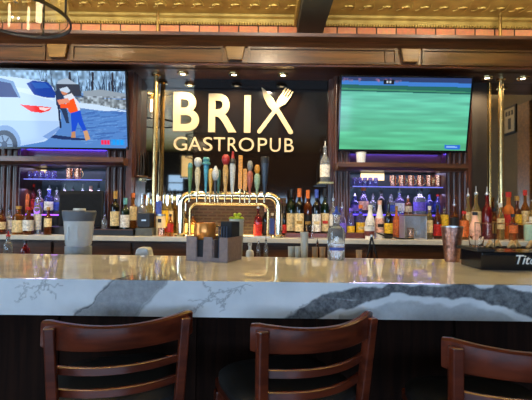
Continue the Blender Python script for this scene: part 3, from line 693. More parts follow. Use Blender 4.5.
# ------------------------------------------------------------------ bottles
def col(n_): return MATS[n_]
def G(name, rgb, trans=.85, rough=.04): return mat('glass_'+name, C(*rgb), rough, trans=trans, var=0)
GL = dict(clear=G('clear', (225, 230, 232)), green=G('green', (26, 44, 24), .5), dark=G('dark', (16, 14, 12), .15), amber=G('amber', (200, 120, 50), .8),
          red=G('red', (130, 22, 28), .5), yellow=G('yellow', (226, 200, 130), .85), pink=G('pink', (240, 188, 164), 0, .35), blue=G('blue', (110, 120, 220), .85),
          white=mat('glass_white', C(226, 222, 214), .25), brown=G('brown', (120, 58, 28), .6), purple=G('purple', (180, 170, 235), .9), orange=G('orange', (232, 130, 60), .4))
def LM(name, rgb): return mat('paper_'+name, C(*rgb), .6, var=.4, scale=70)
LB = dict(cream=LM('cream', (214, 190, 140)), white=LM('white', (214, 210, 200)), yellow=LM('yellow', (220, 176, 40)), red=LM('red', (190, 38, 28)), black=LM('black', (24, 22, 22)),
          orange=LM('orange', (210, 110, 50)), blue=LM('blue', (60, 84, 170)), teal=LM('teal', (90, 150, 150)), pinkl=LM('pinkish', (226, 170, 150)), purple=LM('violet', (110, 90, 200)), gold=LM('gold', (170, 130, 60)))
PROF = {
 'wine': [(0, 0), (.9, 0), (1, .015), (1, .60), (.93, .66), (.6, .72), (.38, .76), (.36, .8), (.35, .965), (.42, .97), (.42, 1), (0, 1)],
 'liquor': [(0, 0), (.92, 0), (1, .02), (1, .58), (.9, .66), (.55, .74), (.34, .79), (.32, .98), (.4, .985), (.4, 1), (0, 1)],
 'squat': [(0, 0), (.92, 0), (1, .03), (1, .60), (.88, .70), (.45, .75), (.4, .78), (.4, .98), (.46, .985), (.46, 1), (0, 1)],
 'taper': [(0, 0), (.85, 0), (.9, .02), (1, .45), (.9, .58), (.6, .72), (.42, .84), (.38, .98), (.44, 1), (0, 1)],
 'slim': [(0, 0), (.9, 0), (1, .02), (1, .70), (.85, .76), (.5, .82), (.44, .98), (.5, 1), (0, 1)]}
PLACED = []
def settle(px, ytop, Y, R_px, zs):
    if zs < ZC-.01: lim = (YBK+.05, 2.31)
    elif zs > ZC+.12 and zs < 1.5: lim = (3.37, 3.575)
    elif abs(zs-ZC) < .002: lim = (2.97, 3.375 if px > 471 else 3.35 if 137 < px < 330 else 3.265)
    else: lim = (Y-.025, Y+.025)
    best = None
    for d in [0]+[v for k in range(1, 26) for v in (.006*k, -.006*k)]:
        y = Y+d; R = R_px*y/F
        if d and not (lim[0]+R <= y <= lim[1]-R): continue
        x = PX(px, y, ytop); gap = min([math.hypot(x-a, y-b)-R-c for a, b, c, z in PLACED if abs(z-zs) < .08] or [9])
        if gap > .0015: best = (y, gap); break
        if best is None or gap > best[1]: best = (y, gap)
    y = best[0]; R = R_px*y/F; PLACED.append((PX(px, y, ytop), y, R, zs))
    if best[1] < 0: print('CROWD', px, best)
    return y
def bottle(px, ytop, wpx, Y, zs, style, gl, lab, cap, text, lr=(.14, .5), spout=False, group=None, name='liquor_bottle', cat='bottle', band=None):
    Y = settle(px, ytop, Y, wpx/2+.15, zs)
    x, zt_ = P(px, ytop, Y); H = zt_-zs; R = wpx/2*Y/F
    if spout: Hb = H*.84
    else: Hb = H*.955
    t = empty(name, (x, Y, zs), text, cat, group)
    pr = [(r_*R, z*Hb) for r_, z in PROF[style]]
    MB().lathe(pr, (x, Y, zs), 20).build('glass_body', GL[gl], t, smooth=True)
    nr = PROF[style][-2][0]*R
    if lab:
        MB().lathe([(R*1.0+.0004, Hb*lr[0]), (R+.0014, Hb*lr[0]), (R+.0014, Hb*lr[1]), (R+.0004, Hb*lr[1]), (R+.0004, Hb*lr[0])], (x, Y, zs), 16, -PI, 0).build('label', LB[lab], t, smooth=True)
    if band:
        z0 = Hb*(lr[0]+lr[1])/2; MB().lathe([(R+.0016, z0-.012), (R+.0022, z0-.012), (R+.0022, z0+.012), (R+.0016, z0+.012), (R+.0016, z0-.012)], (x, Y, zs), 10, -PI*.72, -PI*.28).build('emblem', LB[band], t, smooth=True)
    if spout:
        MB().lathe([(0, 0), (nr*1.05, 0), (nr*1.05, H*.03), (nr*.5, H*.045), (nr*.32, H*.1), (nr*.22, H*.158), (0, H*.16)], (x, Y, zs+Hb), 10).build('pour_spout', STEEL if cap == 'steel' else (BLACK if cap == 'black' else LB.get(cap, BLACK)), t, smooth=True)
    else:
        cm = {'steel': STEEL, 'black': BLACK}.get(cap) or LB[cap]
        k_ = .16 if style == 'wine' else .07
        MB().lathe([(nr*1.02, -Hb*k_), (nr*1.08, -Hb*k_), (nr*1.12, H*.045), (0, H*.045)], (x, Y, zs+Hb), 12).build('cap', cm, t, smooth=True)
    return t
GW = 'bottles on the front of the back counter'; GTL = 'bottles on the riser in the left niche'; GTR = 'bottles on the riser in the right niche'; GWN = 'wine bottles on the wooden box'; GRR = 'bottles on the back counter at right'
# left front row
for a in [
 (2, 205, 9, 3.03, 'liquor', 'brown', 'cream', 'black', 'brown bottle with cream label at the left edge of the photo', (.2, .5), True),
 (9.5, 206, 8, 3.06, 'liquor', 'clear', 'white', 'black', 'clear bottle with white label beside the bottle at the left edge', (.2, .6), True),
 (19, 206, 11, 3.03, 'squat', 'amber', 'cream', 'gold', 'squat amber whiskey bottle with big cream label, left front row', (.08, .52), False),
 (29, 207, 10, 3.03, 'squat', 'brown', 'white', 'red', 'squat brown whiskey bottle with white label beside the cream labelled whiskey', (.15, .55), False),
 (38.3, 191, 7.5, 3.05, 'slim', 'clear', 'white', 'black', 'tall slim clear bottle with white label left of the black register', (.12, .55), True),
 ]:
    bottle(a[0], a[1], a[2], a[3], ZC, a[4], a[5], a[6], a[7], a[8], a[9], a[10], GW)
# left riser row
TL = [(24, 181, 11, 'squat', 'orange', 'orange', 'gold', 'tall orange bottle with narrow neck, leftmost on the left riser', True),
 (33, 184, 8.5, 'squat', 'red', 'red', 'red', 'red bottle with red cap on the left riser beside the orange bottle', False),
 (39.5, 187, 8, 'liquor', 'clear', 'purple', 'black', 'clear bottle with violet label on the left riser', True),
 (49.5, 185, 8.5, 'squat', 'blue', 'white', 'steel', 'blue bottle with white label left of the register screen', True),
 (57, 187, 8, 'liquor', 'clear', 'blue', 'steel', 'clear bottle with blue label partly behind left edge of the register screen', True),
 (65, 184, 7, 'liquor', 'clear', None, 'steel', 'plain clear bottle neck showing above register screen, leftmost', True),
 (73, 186, 7, 'liquor', 'dark', None, 'black', 'dark bottle neck showing above register screen', True),
 (83, 184, 7, 'liquor', 'clear', None, 'steel', 'clear bottle with steel spout above middle of the register screen', True),
 (91, 186, 7, 'wine', 'dark', None, 'pinkl', 'dark bottle with pink capsule above right part of register screen', False),
 (99, 183, 7, 'liquor', 'clear', None, 'black', 'clear bottle right above the corner of the register screen', True)]
for a in TL: bottle(a[0], a[1], a[2], 3.42, ZT, a[3], a[4], a[5], a[6], a[7], spout=a[8], group=GTL)
# bottles right of the register
PLACED.append((PX(155, 3.3), 3.3, .041, ZC)); PLACED.append((PX(501, 3.3), 3.3, .041, ZC))
for q in (181, 278.5): PLACED.append((PX(q, 3.08), 3.08, .056, ZC))
for q in (190, 268): PLACED.append((PX(q, 3.08), 3.08, .013, ZC))
# register first
rg = empty('cash_register', (PX(80, 3.1), 3.1, ZC), 'black point of sale screen leaning back on a low black base', 'cash register')
xa, xb = PX(44, 3.06), PX(96, 3.06)
MB().box(xa, xb, 3.06, 3.24, ZC, P(70, 227, 3.06)[1]).build('base_unit', BLACK, rg, bevel=.004)
p1 = P(61, 191, 3.22); p2 = P(104.5, 191, 3.22); q1 = P(57, 226, 3.08); q2 = P(102, 226, 3.08)
b = MB(); n0 = len(b.v)
def slab(b, A, B_, C_, D_, t):
    n0 = len(b.v); b.v += [A, B_, C_, D_]+[(x, y+t, z-.004) for x, y, z in (A, B_, C_, D_)]
    b.f += [tuple(n0+i for i in (0, 1, 2, 3)), tuple(n0+i for i in (7, 6, 5, 4)), tuple(n0+i for i in (0, 4, 5, 1)), tuple(n0+i for i in (1, 5, 6, 2)), tuple(n0+i for i in (2, 6, 7, 3)), tuple(n0+i for i in (3, 7, 4, 0))]
zb_ = P(70, 226.5, 3.06)[1]
slab(b, (p1[0], 3.20, p1[1]), (p2[0], 3.20, p2[1]), (q2[0]-.01, 3.10, zb_+.001), (q1[0], 3.10, zb_+.001), .02)
b.build('display', mat('dark_bezel', (.015, .016, .018), .6, spec=.05), rg)
b = MB(); i_ = .012
slab(b, (p1[0]+i_, 3.196, p1[1]-i_), (p2[0]-i_, 3.196, p2[1]-i_), (q2[0]-.01-i_, 3.104-.005, zb_+i_), (q1[0]+i_, 3.104-.005, zb_+i_), .004)
b.build('screen', mat('dark_lcd', (.012, .014, .018), .6, spec=0), rg)
b = MB(); x0, z0 = P(44, 222, 3.05); x1, z1 = P(60, 218, 3.05)
tag(MB().box(PX(54, 3.04), PX(63, 3.04), 3.02, 3.05, ZC, ZC+.001).build('receipt', LB['white']), 'small white paper slip on counter under the register', 'paper')
# amber bottle in front of register
bottle(48.5, 207, 7, 3.02, ZC, 'squat', 'brown', 'cream', 'gold', 'brown bottle with cream label standing before left side of register', (.3, .62), False, GW)
# long black caddy tray
xt0, xt1 = PX(96.5, 3.05), PX(135, 3.05)
zt1 = P(116, 229, 3.05)[1]
ZTR = ZC+.0006
t = empty('bar_tray', ((xt0+xt1)/2, 3.1, ZTR), 'long low black tray box on the counter right of the register', 'tray')
b = MB(); b.box(xt0, xt1, 3.02, 3.03, ZTR, zt1); b.box(xt0, xt1, 3.2, 3.21, ZTR, zt1); b.box(xt0, xt0+.01, 3.03, 3.2, ZTR, zt1); b.box(xt1-.01, xt1, 3.03, 3.2, ZTR, zt1); b.box(xt0+.01, xt1-.01, 3.03, 3.2, ZTR, zt1-.012)
b.build('tray_body', BLACK, t, bevel=.002); 
b = MB(); b.box(xt0, xt1, 3.012, 3.0195, zt1-.008, zt1); b.build('rim', W_MID, t)
zz = zt1-.0118
bottle(115.5, 191, 8.5, 3.1, zz, 'wine', 'dark', 'cream', 'gold', 'dark wine bottle with cream label standing on the black tray', (.12, .5), False, 'bottles on the black tray')
bottle(125.5, 198, 8.5, 3.1, zz, 'wine', 'green', 'white', 'teal', 'dark green wine bottle with white label standing on the black tray', (.1, .5), False, 'bottles on the black tray')
bottle(104.5, 212, 5.5, 3.12, zz, 'squat', 'clear', None, 'black', 'tiny clear bottle on left end of the black tray', (.1, .5), True, 'bottles on the black tray')
bottle(133.2, 193, 8, 3.25, ZC, 'squat', 'amber', 'cream', 'orange', 'amber bottle with flared cap between the tray and the pole', (.35, .7), False, GW)
# printer on grey box
x0, x1 = PX(136, 3.04), PX(153, 3.04); zg = P(144, 228, 3.04)[1]
tag(MB().box(x0, x1, 3.04, 3.2, ZC, zg).build('storage_box', mat('dark_steel_box', C(84, 82, 72), .35, .4), bevel=.003), 'grey metal box on the counter under the small black printer', 'box')
pr_ = empty('receipt_printer', ((x0+x1)/2, 3.12, zg), 'small black receipt printer sitting on the grey metal box', 'printer')
MB().box(PX(138, 3.06), PX(150.5, 3.06), 3.06, 3.18, zg, P(144, 213, 3.06)[1]).build('printer_body', BLACK, pr_, bevel=.006)
MB().box(PX(142, 3.06), PX(146.5, 3.06), 3.0575, 3.0595, P(144, 221, 3.06)[1], P(144, 219.6, 3.06)[1]).build('paper_slot', STEEL, pr_)
# small cluster near pole
bottle(142.5, 194, 8, 3.27, ZC, 'squat', 'clear', None, 'steel', 'clear faceted decanter behind the small black printer', (.1, .4), False, 'decanters behind the printer')
bottle(149, 193, 7, 3.24, ZC, 'squat', 'yellow', None, 'steel', 'pale yellow decanter behind the small black printer', (.1, .4), False, 'decanters behind the printer')
for a in [(159, 196, 5.5, 3.2, 'slim', 'clear', 'blue', 'white', 'narrow bottle with blue label right beside brass pole', (.4, .9), False),
          (165, 187, 7.5, 3.24, 'liquor', 'yellow', 'yellow', 'black', 'yellow bottle with black spout between pole and taps, left of its pair', (.2, .6), True),
          (170, 188, 7.5, 3.27, 'liquor', 'yellow', 'cream', 'black', 'yellow bottle with cream label between pole and taps, right of its pair', (.2, .6), True),
          (170.5, 214, 6, 3.06, 'liquor', 'amber', 'red', 'black', 'short amber bottle with red label beside the copper mug left of taps', (.2, .6), False)]:
    bottle(a[0], a[1], a[2], a[3], ZC, a[4], a[5], a[6], a[7], a[8], a[9], a[10], GW)
# white round-logo jar
jx = PX(161.2, 3.14); PLACED.append((jx, 3.14, .04, ZC)); j = empty('storage_jar', (jx, 3.14, ZC), 'white jar with dark round emblem behind copper mug left of taps', 'jar')
hj = P(162, 214, 3.14)[1]-ZC
MB().lathe([(0, 0), (.036, 0), (.037, .01), (.037, hj-.02), (.034, hj-.015), (0, hj-.015)], (jx, 3.14, ZC), 24).build('jar_body', mat('cream_ceramic', C(210, 190, 150), .4), j, smooth=True)
MB().lathe([(.035, 0), (.038, 0), (.038, .014), (0, .014)], (jx, 3.14, ZC+hj-.0145), 24).build('lid', STEEL, j, smooth=True)
b = MB(); b.lathe([(.0375, hj*.6), (.038, hj*.6), (.038, hj*.78), (.0375, hj*.78), (.0375, hj*.6)], (jx, 3.14, ZC), 8, -PI*.62, -PI*.38); b.build('emblem', BLACK, j)
def mug(px, yt, yb, wpx, Y, zs, text, group=None, m=COPPER, handle=1, name='copper_mug', cat='mug'):
    x, z1 = P(px, yt, Y); H = z1-zs; R = wpx/2*Y/F; t = empty(name, (x, Y, zs), text, cat, group)
    pr = [(0, 0), (R*.8, 0), (R*.95, H*.08), (R, H*.4), (R*.93, H*.9), (R*.96, H), (R*.9, H), (R*.87, H*.9), (R*.93, H*.4), (R*.85, H*.1), (0, H*.06)]
    MB().lathe(pr, (x, Y, zs), 22).build('cup', m, t, smooth=True)
    pts = [(x+handle*(R*.93+R*.75*math.sin(a)), Y, zs+H*.5+H*.3*math.cos(a)) for a in np.linspace(.15, PI-.15, 9)]
    MB().tube(pts, R*.1, 8).build('handle', BRASS, t, smooth=True)
    return t
mug(162.5, 228, 238, 9, 3.03, ZC, 'small copper mug standing on counter left of the tap tower')
# ------------------------------------------------------------------ tap tower
YTP = 3.08
tw = empty('tap_tower', (PX(230, YTP), YTP, ZC), 'polished chrome arched beer tap tower with a dozen taps', 'beer tap')
def arch(xa, xb, yt, r, rad, Y, nm):
    a = PX(xa, Y, 215); bb = PX(xb, Y, 215); zt_ = P((xa+xb)/2, yt, Y)[1]
    pts = [(a, Y, ZC)]
    for k_ in range(9): t_ = k_/8*PI/2; pts.append((a+rad-rad*math.cos(t_), Y, zt_-rad+rad*math.sin(t_)))
    for k_ in range(9): t_ = k_/8*PI/2; pts.append((bb-rad+rad*math.sin(t_), Y, zt_-rad+rad*math.cos(t_)))
    pts.append((bb, Y, ZC))
    MB().tube(pts, r, 18).build(nm, CHROME if r > .02 else BRASS, tw, smooth=True)
    return a, bb, zt_
a_, b_, zarch = arch(181, 278.5, 195.5, .031, .075, YTP, 'arch_pipe')
arch(190, 268, 204, .010, .055, YTP+.0, 'inner_pipe')
for x in (a_, b_): MB().lathe([(.031, .02), (.052, .012), (.055, .0), (0, 0)], (x, YTP, ZC), 24).build('flange', CHROME, tw, smooth=True)
MB().box(a_+.06, b_-.06, YTP-.12, YTP-.03, ZC, ZC+.012).build('drip_tray', STEEL, tw, bevel=.003)
light('AREA', 'under_tap_glow', (PX(226, 3.2), 3.2, P(226, 222, 3.2)[1]), 5, (1, .7, .25), (0, 0, 0), shape='RECTANGLE', size=.55, size_y=.04)
def cm(n_, rgb, r_=.3): return mat('handle_'+n_, C(*[v*.78+22 for v in rgb]), r_, var=.38, scale=110)
HM = dict(green=cm('green', (70, 120, 70)), teal=cm('teal', (60, 140, 150)), cream=cm('cream', (214, 200, 160)), blue=cm('blue', (44, 140, 176)), yellow=cm('yellow', (214, 164, 60)), white=cm('white', (200, 206, 204)),
          dgreen=cm('dark_green', (30, 78, 62)), red=cm('red', (176, 34, 34)), gold=cm('gold', (206, 160, 84)), black=cm('black', (22, 24, 28)), orange=cm('orange', (226, 148, 40)), grey=cm('grey', (130, 132, 126)), brick=cm('brick', (176, 84, 66)), navy=cm('navy', (28, 44, 66)), pale=cm('pale_green', (150, 184, 150)))
# px, top y, body colour, head colour, shape, label
TP = [(190.5, 163, 'green', 'teal', 'slim'), (198.2, 157.5, 'cream', 'white', 'ball'), (206.5, 157.5, 'blue', 'teal', 'hat'), (211, 169, 'yellow', 'yellow', 'slim'), (215.8, 166, 'white', 'white', 'shield'), (218.8, 170, 'dgreen', 'dgreen', 'slim'),
      (226, 154.5, 'gold', 'red', 'ball'), (233, 151.5, 'white', 'red', 'spire'), (240.8, 155.5, 'orange', 'orange', 'bar'), (245.3, 169, 'orange', 'yellow', 'bar'), (250.2, 161, 'brick', 'grey', 'figure'), (257.4, 165, 'pale', 'orange', 'figure'), (265, 157, 'navy', 'black', 'pint')]
for px, yt, bc_, hc, shp in TP:
    back = yt > 165.5 and shp in ('slim', 'bar')
    Y = YTP-.06 if not back else YTP-.052
    x, zt_ = P(px, yt, Y); z0 = zarch+.012; H = zt_-z0
    f = empty('tap', (x, Y, z0)); f.parent = tw; f.location = (x-tw.location.x, Y-tw.location.y, z0-tw.location.z)
    # faucet body as mesh part, handle under it
    bpy.data.objects.remove(f)
    b = MB(); b.tube([(x, YTP-.025, zarch-.005), (x, Y-.012, zarch-.006)], .009, 10); b.tube([(x, Y-.008, z0), (x, Y-.01, zarch-.02), (x, Y-.014, zarch-.055)], [.006, .009, .0065], 10)
    fa = b.build('tap_faucet', CHROME, tw, smooth=True)
    w_ = 1/F*Y
    def L_(pr, m, nm, sq=1.0):
        return MB().lathe([(r_*w_, z*H) for r_, z in pr], (x, Y-.008, z0), 14).build(nm, m, fa, smooth=True)
    # faucet origin is at tower origin so local offset is the same
    if shp == 'slim': L_([(0, 0), (1.2, 0), (1.3, .2), (2.1, .5), (2.4, .8), (2.4, .84), (0, .84)], HM[bc_], 'tap_handle'); L_([(0, .84), (2.4, .84), (2.2, .95), (1.2, 1), (0, 1)], HM[hc], 'handle_head')
    if shp == 'ball': L_([(0, 0), (1.2, 0), (1.8, .1), (1.4, .16), (2.4, .3), (2.9, .6), (1.8, .74), (0, .74)], HM[bc_], 'tap_handle'); L_([(0, .72), (2.0, .73), (3.6, .8), (4.0, .87), (3.6, .94), (2, .99), (0, 1)], HM[hc], 'handle_head')
    if shp == 'hat': L_([(0, 0), (1.0, 0), (1.4, .25), (2.6, .72), (2.8, .8), (0, .8)], HM[bc_], 'tap_handle'); L_([(0, .78), (4.2, .80), (4.2, .85), (3.0, .87), (3.6, .95), (2.5, 1), (0, 1)], HM[hc], 'handle_head')
    if shp == 'shield': L_([(0, 0), (1.1, 0), (1.4, .3), (1.6, .5), (0, .5)], HM['black'], 'tap_handle'); L_([(0, .45), (2, .48), (3.6, .62), (3.8, .75), (2.2, .88), (.8, 1), (0, 1)], HM[hc], 'handle_head')
    if shp == 'spire': L_([(0, 0), (1.2, 0), (1.6, .1), (2.4, .3), (3.0, .62), (2.6, .72), (0, .72)], HM[bc_], 'tap_handle'); L_([(0, .7), (3.2, .71), (2.9, .79), (2, .83), (0, .83)], HM['black'], 'handle_collar'); L_([(0, .82), (1.9, .83), (1.3, .9), (.9, 1), (0, 1)], HM[hc], 'handle_head')
    if shp == 'bar': 
        MB().box(x-2.0*w_, x+2.0*w_, Y-.018, Y, z0+H*.12, z0+H).build('tap_handle', HM[bc_], fa, bevel=.003)
        L_([(0, 0), (1.2, 0), (1.2, .12), (0, .12)], BRASS, 'ferrule')
    if shp == 'figure': L_([(0, 0), (1.1, 0), (1.3, .15), (2.2, .22), (3.1, .45), (2.9, .62), (1.5, .7), (0, .7)], HM[bc_], 'tap_handle'); L_([(0, .68), (1.6, .7), (2.8, .8), (2.7, .92), (1.6, 1), (0, 1)], HM[hc], 'handle_head')
    if shp == 'pint': L_([(0, 0), (1.4, 0), (1.8, .15), (2.6, .3), (3.4, .62), (4.0, .8), (4.0, .82), (0, .82)], HM[bc_], 'tap_handle'); L_([(0, .82), (4.1, .82), (4.3, .97), (4.0, 1), (0, 1)], HM[hc], 'handle_head')
# bottles behind / under the tower
for a in [(184.5, 211, 6.5, 3.26, 'liquor', 'yellow', 'cream', 'gold', 'yellow bottle seen through left leg of tap tower', (.1, .5), False),
          (193, 214, 7, 3.27, 'liquor', 'amber', 'gold', 'black', 'amber bottle under the left bend of the tap tower', (.1, .5), False),
          (258.3, 203, 8, 3.16, 'liquor', 'red', 'red', 'steel', 'bottle with bright red label under the right side of taps', (.02, .42), True),
          (266, 206, 7, 3.18, 'wine', 'dark', 'black', 'pinkl', 'dark wine bottle with pink capsule inside the right leg of tap tower', (.1, .5), False),
          (272.3, 213, 5, 3.22, 'slim', 'clear', 'blue', 'white', 'narrow blue and white bottle touching right leg of tap tower', (.1, .8), False),
          (284.5, 206, 6, 3.24, 'wine', 'dark', 'red', 'black', 'dark bottle with red label just right of tap tower', (.1, .4), False)]:
    bottle(a[0], a[1], a[2], a[3], ZC, a[4], a[5], a[6], a[7], a[8], a[9], a[10], GW)
# ------------------------------------------------------------------ wines on the wooden box
for a in [(291.5, 189, 8.6, 'green', 'cream', 'green', 'green wine bottle with cream label, leftmost on the wooden box', (.04, .46), None),
          (299.5, 188.5, 8.8, 'dark', 'cream', 'orange', 'dark wine bottle with orange capsule and cream label on the wooden box', (.04, .46), 'gold'),
          (308, 190, 8.4, 'brown', 'black', 'orange', 'brown wine bottle with dark label and orange capsule on wooden box', (.04, .44), 'gold'),
          (316.7, 189.5, 8.4, 'dark', 'white', 'blue', 'dark wine bottle with white label and blue capsule on wooden box', (.04, .46), 'cream'),
          (325, 188.5, 8.2, 'green', 'cream', 'black', 'dark green wine bottle with small red motif, rightmost on wooden box', (.04, .46), 'red')]:
    lb = {'green': 'black'}.get(a[5], a[5])
    bottle(a[0], a[1], a[2], 3.14 if a[0] in (299.5, 316.7) else 3.215, ZR1, 'wine', a[3], a[4], lb, a[6], a[7], False, GWN, 'wine_bottle', band=a[8])
bottle(333.3, 193, 7.5, 3.2, ZC, 'liquor', 'clear', 'white', 'steel', 'clear bottle with white label right of the wooden box of wines', (.3, .62), True, GW)
bottle(342, 202, 8.5, 3.08, ZC, 'liquor', 'purple', 'purple', 'steel', 'violet tinted bottle on counter behind the tall vodka bottle', (.2, .5), True, GW)
# bottle on the small wall shelf
xv, zv = P(325, 182.5, 3.3)
w2 = empty('wall_shelf', (xv, YW-.046, zv), 'small pale glass shelf on wall right of the sign holding one bottle', 'shelf')
MB().box(PX(317.5, 3.3), PX(332, 3.3), 3.22, 3.36, zv-.016, zv).build('ledge', mat('pale_acrylic', C(180, 176, 130), .2, trans=.3, var=0), w2, bevel=.003)
MB().box(xv-.01, xv+.01, 3.36, YW, zv-.014, zv-.002).build('bracket', BRASS, w2)
bottle(325.2, 141, 9.6, 3.29, zv, 'liquor', 'clear', 'white', 'steel', 'clear vodka bottle with steel spout alone on small wall shelf', (.15, .5), True)
# ------------------------------------------------------------------ right niche, riser row
TR_ = [(355, 193, 8, 'liquor', 'blue', 'purple', 'steel', 'blue lit bottle, leftmost on right riser', True), (363.5, 188, 10, 'taper', 'purple', 'pinkl', 'orange', 'tall violet bottle with orange cap on the right riser', False), (373, 193, 7, 'liquor', 'clear', None, 'black', 'clear bottle behind the white coconut rum bottle', True),
       (381, 190, 7.5, 'wine', 'dark', None, 'black', 'dark bottle behind the two white bottles', False), (391, 193, 8.5, 'squat', 'clear', 'blue', 'black', 'clear bottle with blue label right of the yellow labelled bottle on riser', True), (399.5, 188.5, 9.5, 'liquor', 'purple', 'white', 'steel', 'violet lit bottle with white label and tall spout on right riser', True),
       (408, 195, 7.5, 'liquor', 'amber', 'cream', 'steel', 'amber bottle with cream label above the steel bin', True), (419.5, 189, 12, 'squat', 'clear', 'purple', 'black', 'broad crystal bottle with black stopper above the steel bin', False), (429.3, 191, 8.5, 'liquor', 'blue', None, 'black', 'dark blue bottle right of the broad crystal bottle', True), (438, 194, 9, 'liquor', 'blue', 'blue', 'red', 'bright blue bottle with red cap at right end of riser', False)]
for a in TR_: bottle(a[0], a[1], a[2], 3.42, ZT2, a[3], a[4], a[5], a[6], a[7], spout=a[8], group=GTR)  # LED light put into the glass colour of the bottles labelled lit
# right niche front row
for a in [(351, 208, 7, 3.22, 'slim', 'purple', 'yellow', 'purple', 'small violet bottle at left end of right counter row', (.1, .4), False, None),
          (360.7, 205, 8.4, 3.22, 'squat', 'purple', 'yellow', 'orange', 'violet bottle with yellow label behind the reddish box', (.12, .48), False, 'cream'),
          (370.2, 205, 9.6, 3.14, 'taper', 'white', 'white', 'white', 'opaque white rum bottle with dark round emblem, left of the two', (.15, .55), False, 'brown'),
          (379.8, 200.5, 9, 3.16, 'taper', 'white', 'pinkl', 'pinkl', 'opaque white rum bottle with pinkish neck, right of the two', (.15, .55), False, 'brown'),
          (388.6, 198, 8, 3.13, 'wine', 'dark', 'yellow', 'black', 'dark bottle with yellow label and spout left of the steel bin', (.15, .45), True, None),
          (396.5, 206, 6.5, 3.2, 'liquor', 'orange', 'orange', 'gold', 'slim orange bottle left of the steel bin', (.1, .6), False, None),
          (402.5, 208, 6, 3.2, 'liquor', 'blue', 'white', 'steel', 'slim blue bottle against left side of the steel bin', (.1, .5), True, None),
          (429.5, 206, 6, 3.12, 'slim', 'yellow', 'cream', 'white', 'pale slim bottle against right side of the steel bin', (.2, .6), False, None),
          (437.5, 205, 7.5, 3.14, 'liquor', 'brown', 'red', 'black', 'brown bottle with red label left of the copper shaker', (.1, .45), False, None),
          (444.5, 203, 7.5, 3.12, 'liquor', 'yellow', 'yellow', 'black', 'yellow orange bottle directly behind the copper shaker', (.3, .8), True, None),
          (454.3, 199, 8.2, 3.1, 'squat', 'brown', 'black', 'steel', 'dark brown bottle with long spout behind right side of copper shaker', (.3, .65), True, None),
          (464, 211, 8.5, 3.1, 'squat', 'amber', 'orange', 'red', 'square amber bottle with orange label right of the copper shaker', (.1, .7), False, None)]:
    LB['brown'] = LB['black']
    bottle(a[0], a[1], a[2], a[3], ZC, a[4], a[5], a[6], a[7], a[8], a[9], a[10], 'bottles on the counter below the right television', band=a[11])
# right end bottles
for a in [(468, 188, 7.5, 3.24, 'liquor', 'yellow', 'cream', 'steel', 'pale yellow bottle with spout right of the dark pier, left of its pair', (.35, .62), True),
          (476, 186, 9, 3.2, 'liquor', 'yellow', 'cream', 'steel', 'pale yellow bottle with spout right of the dark pier, right of its pair', (.35, .62), True),
          (487, 186.5, 9.5, 3.16, 'liquor', 'red', None, 'steel', 'deep red liqueur bottle with steel spout at right', (.35, .62), True),
          (475, 212, 10.5, 3.0, 'taper', 'pink', 'pinkl', 'black', 'pink cream liqueur bottle in front of the pale yellow pair', (.1, .4), False),
          (494, 208, 7.5, 3.2, 'squat', 'brown', 'gold', 'black', 'short brown bottle right of the deep red bottle', (.2, .6), False),
          (508.5, 192, 10, 3.22, 'squat', 'orange', 'red', 'red', 'orange red bottle with red cap behind clear tray lid', (.3, .55), False),
          (517, 196, 8, 3.2, 'squat', 'brown', 'yellow', 'gold', 'brown bottle with yellow label behind clear tray lid', (.35, .6), False),
          (525, 190, 8, 3.24, 'liquor', 'amber', 'cream', 'red', 'amber bottle with cream label and red cap near right edge', (.3, .6), False),
          (533, 194, 8, 3.2, 'liquor', 'yellow', 'white', 'steel', 'yellow bottle cut by the right edge of the photo', (.3, .6), True),
          (500.5, 203, 7, 3.14, 'squat', 'yellow', 'cream', 'white', 'short yellow bottle at foot of right brass pole', (.3, .6), False),
          (513, 214, 8, 3.05, 'squat', 'amber', 'orange', 'black', 'short amber bottle directly behind clear tray compartments', (.3, .6), False)]:
    bottle(a[0], a[1], a[2], a[3], ZC, a[4], a[5], a[6], a[7], a[8], a[9], a[10], GRR)
jx = PX(532, 3.02); j = empty('teal_jar', (jx, 3.02, ZC), 'pale teal round jar with lid at right edge of the photo', 'jar')
hj = P(531, 222, 3.02)[1]-ZC
MB().lathe([(0, 0), (.05, 0), (.055, .02), (.055, hj-.03), (.045, hj-.015), (0, hj-.015)], (jx, 3.02, ZC), 24).build('jar_body', mat('teal_ceramic', C(160, 200, 190), .3), j, smooth=True)
MB().lathe([(0, 0), (.04, 0), (.04, .014), (0, .014)], (jx, 3.02, ZC+hj-.015), 24).build('lid', WHITE, j, smooth=True)
# steel bin with copper mug
bx0, bx1 = PX(404.5, 3.04), PX(427, 3.04); bz = P(416, 216, 3.04)[1]
t = empty('steel_bin', ((bx0+bx1)/2, 3.1, ZC), 'square brushed steel bin with clear front on the back counter', 'bin')
b = MB(); b.box(bx0, bx1, 3.15, 3.16, ZC, bz); b.box(bx0, bx0+.006, 3.04, 3.15, ZC, bz); b.box(bx1-.006, bx1, 3.04, 3.15, ZC, bz); b.box(bx0, bx1, 3.04, 3.15, ZC, ZC+.006); b.build('bin_body', mat('pale_steel', (.62, .62, .64), .4, .6), t)
MB().box(bx0-.004, bx1+.004, 3.035, 3.165, bz, bz+.012).build('rim', W_GOLD, t, bevel=.003)
MB().box(bx0+.0065, bx1-.0065, 3.042, 3.046, ZC+.0065, bz-.001).build('front_panel', mat('bin_front_glass', (.95, .95, .97), .05, trans=.95, var=0, ior=1.2), t)
mug(410.5, 228, 237, 7, 3.09, ZC+.0062, 'copper mug inside the steel bin', handle=1)
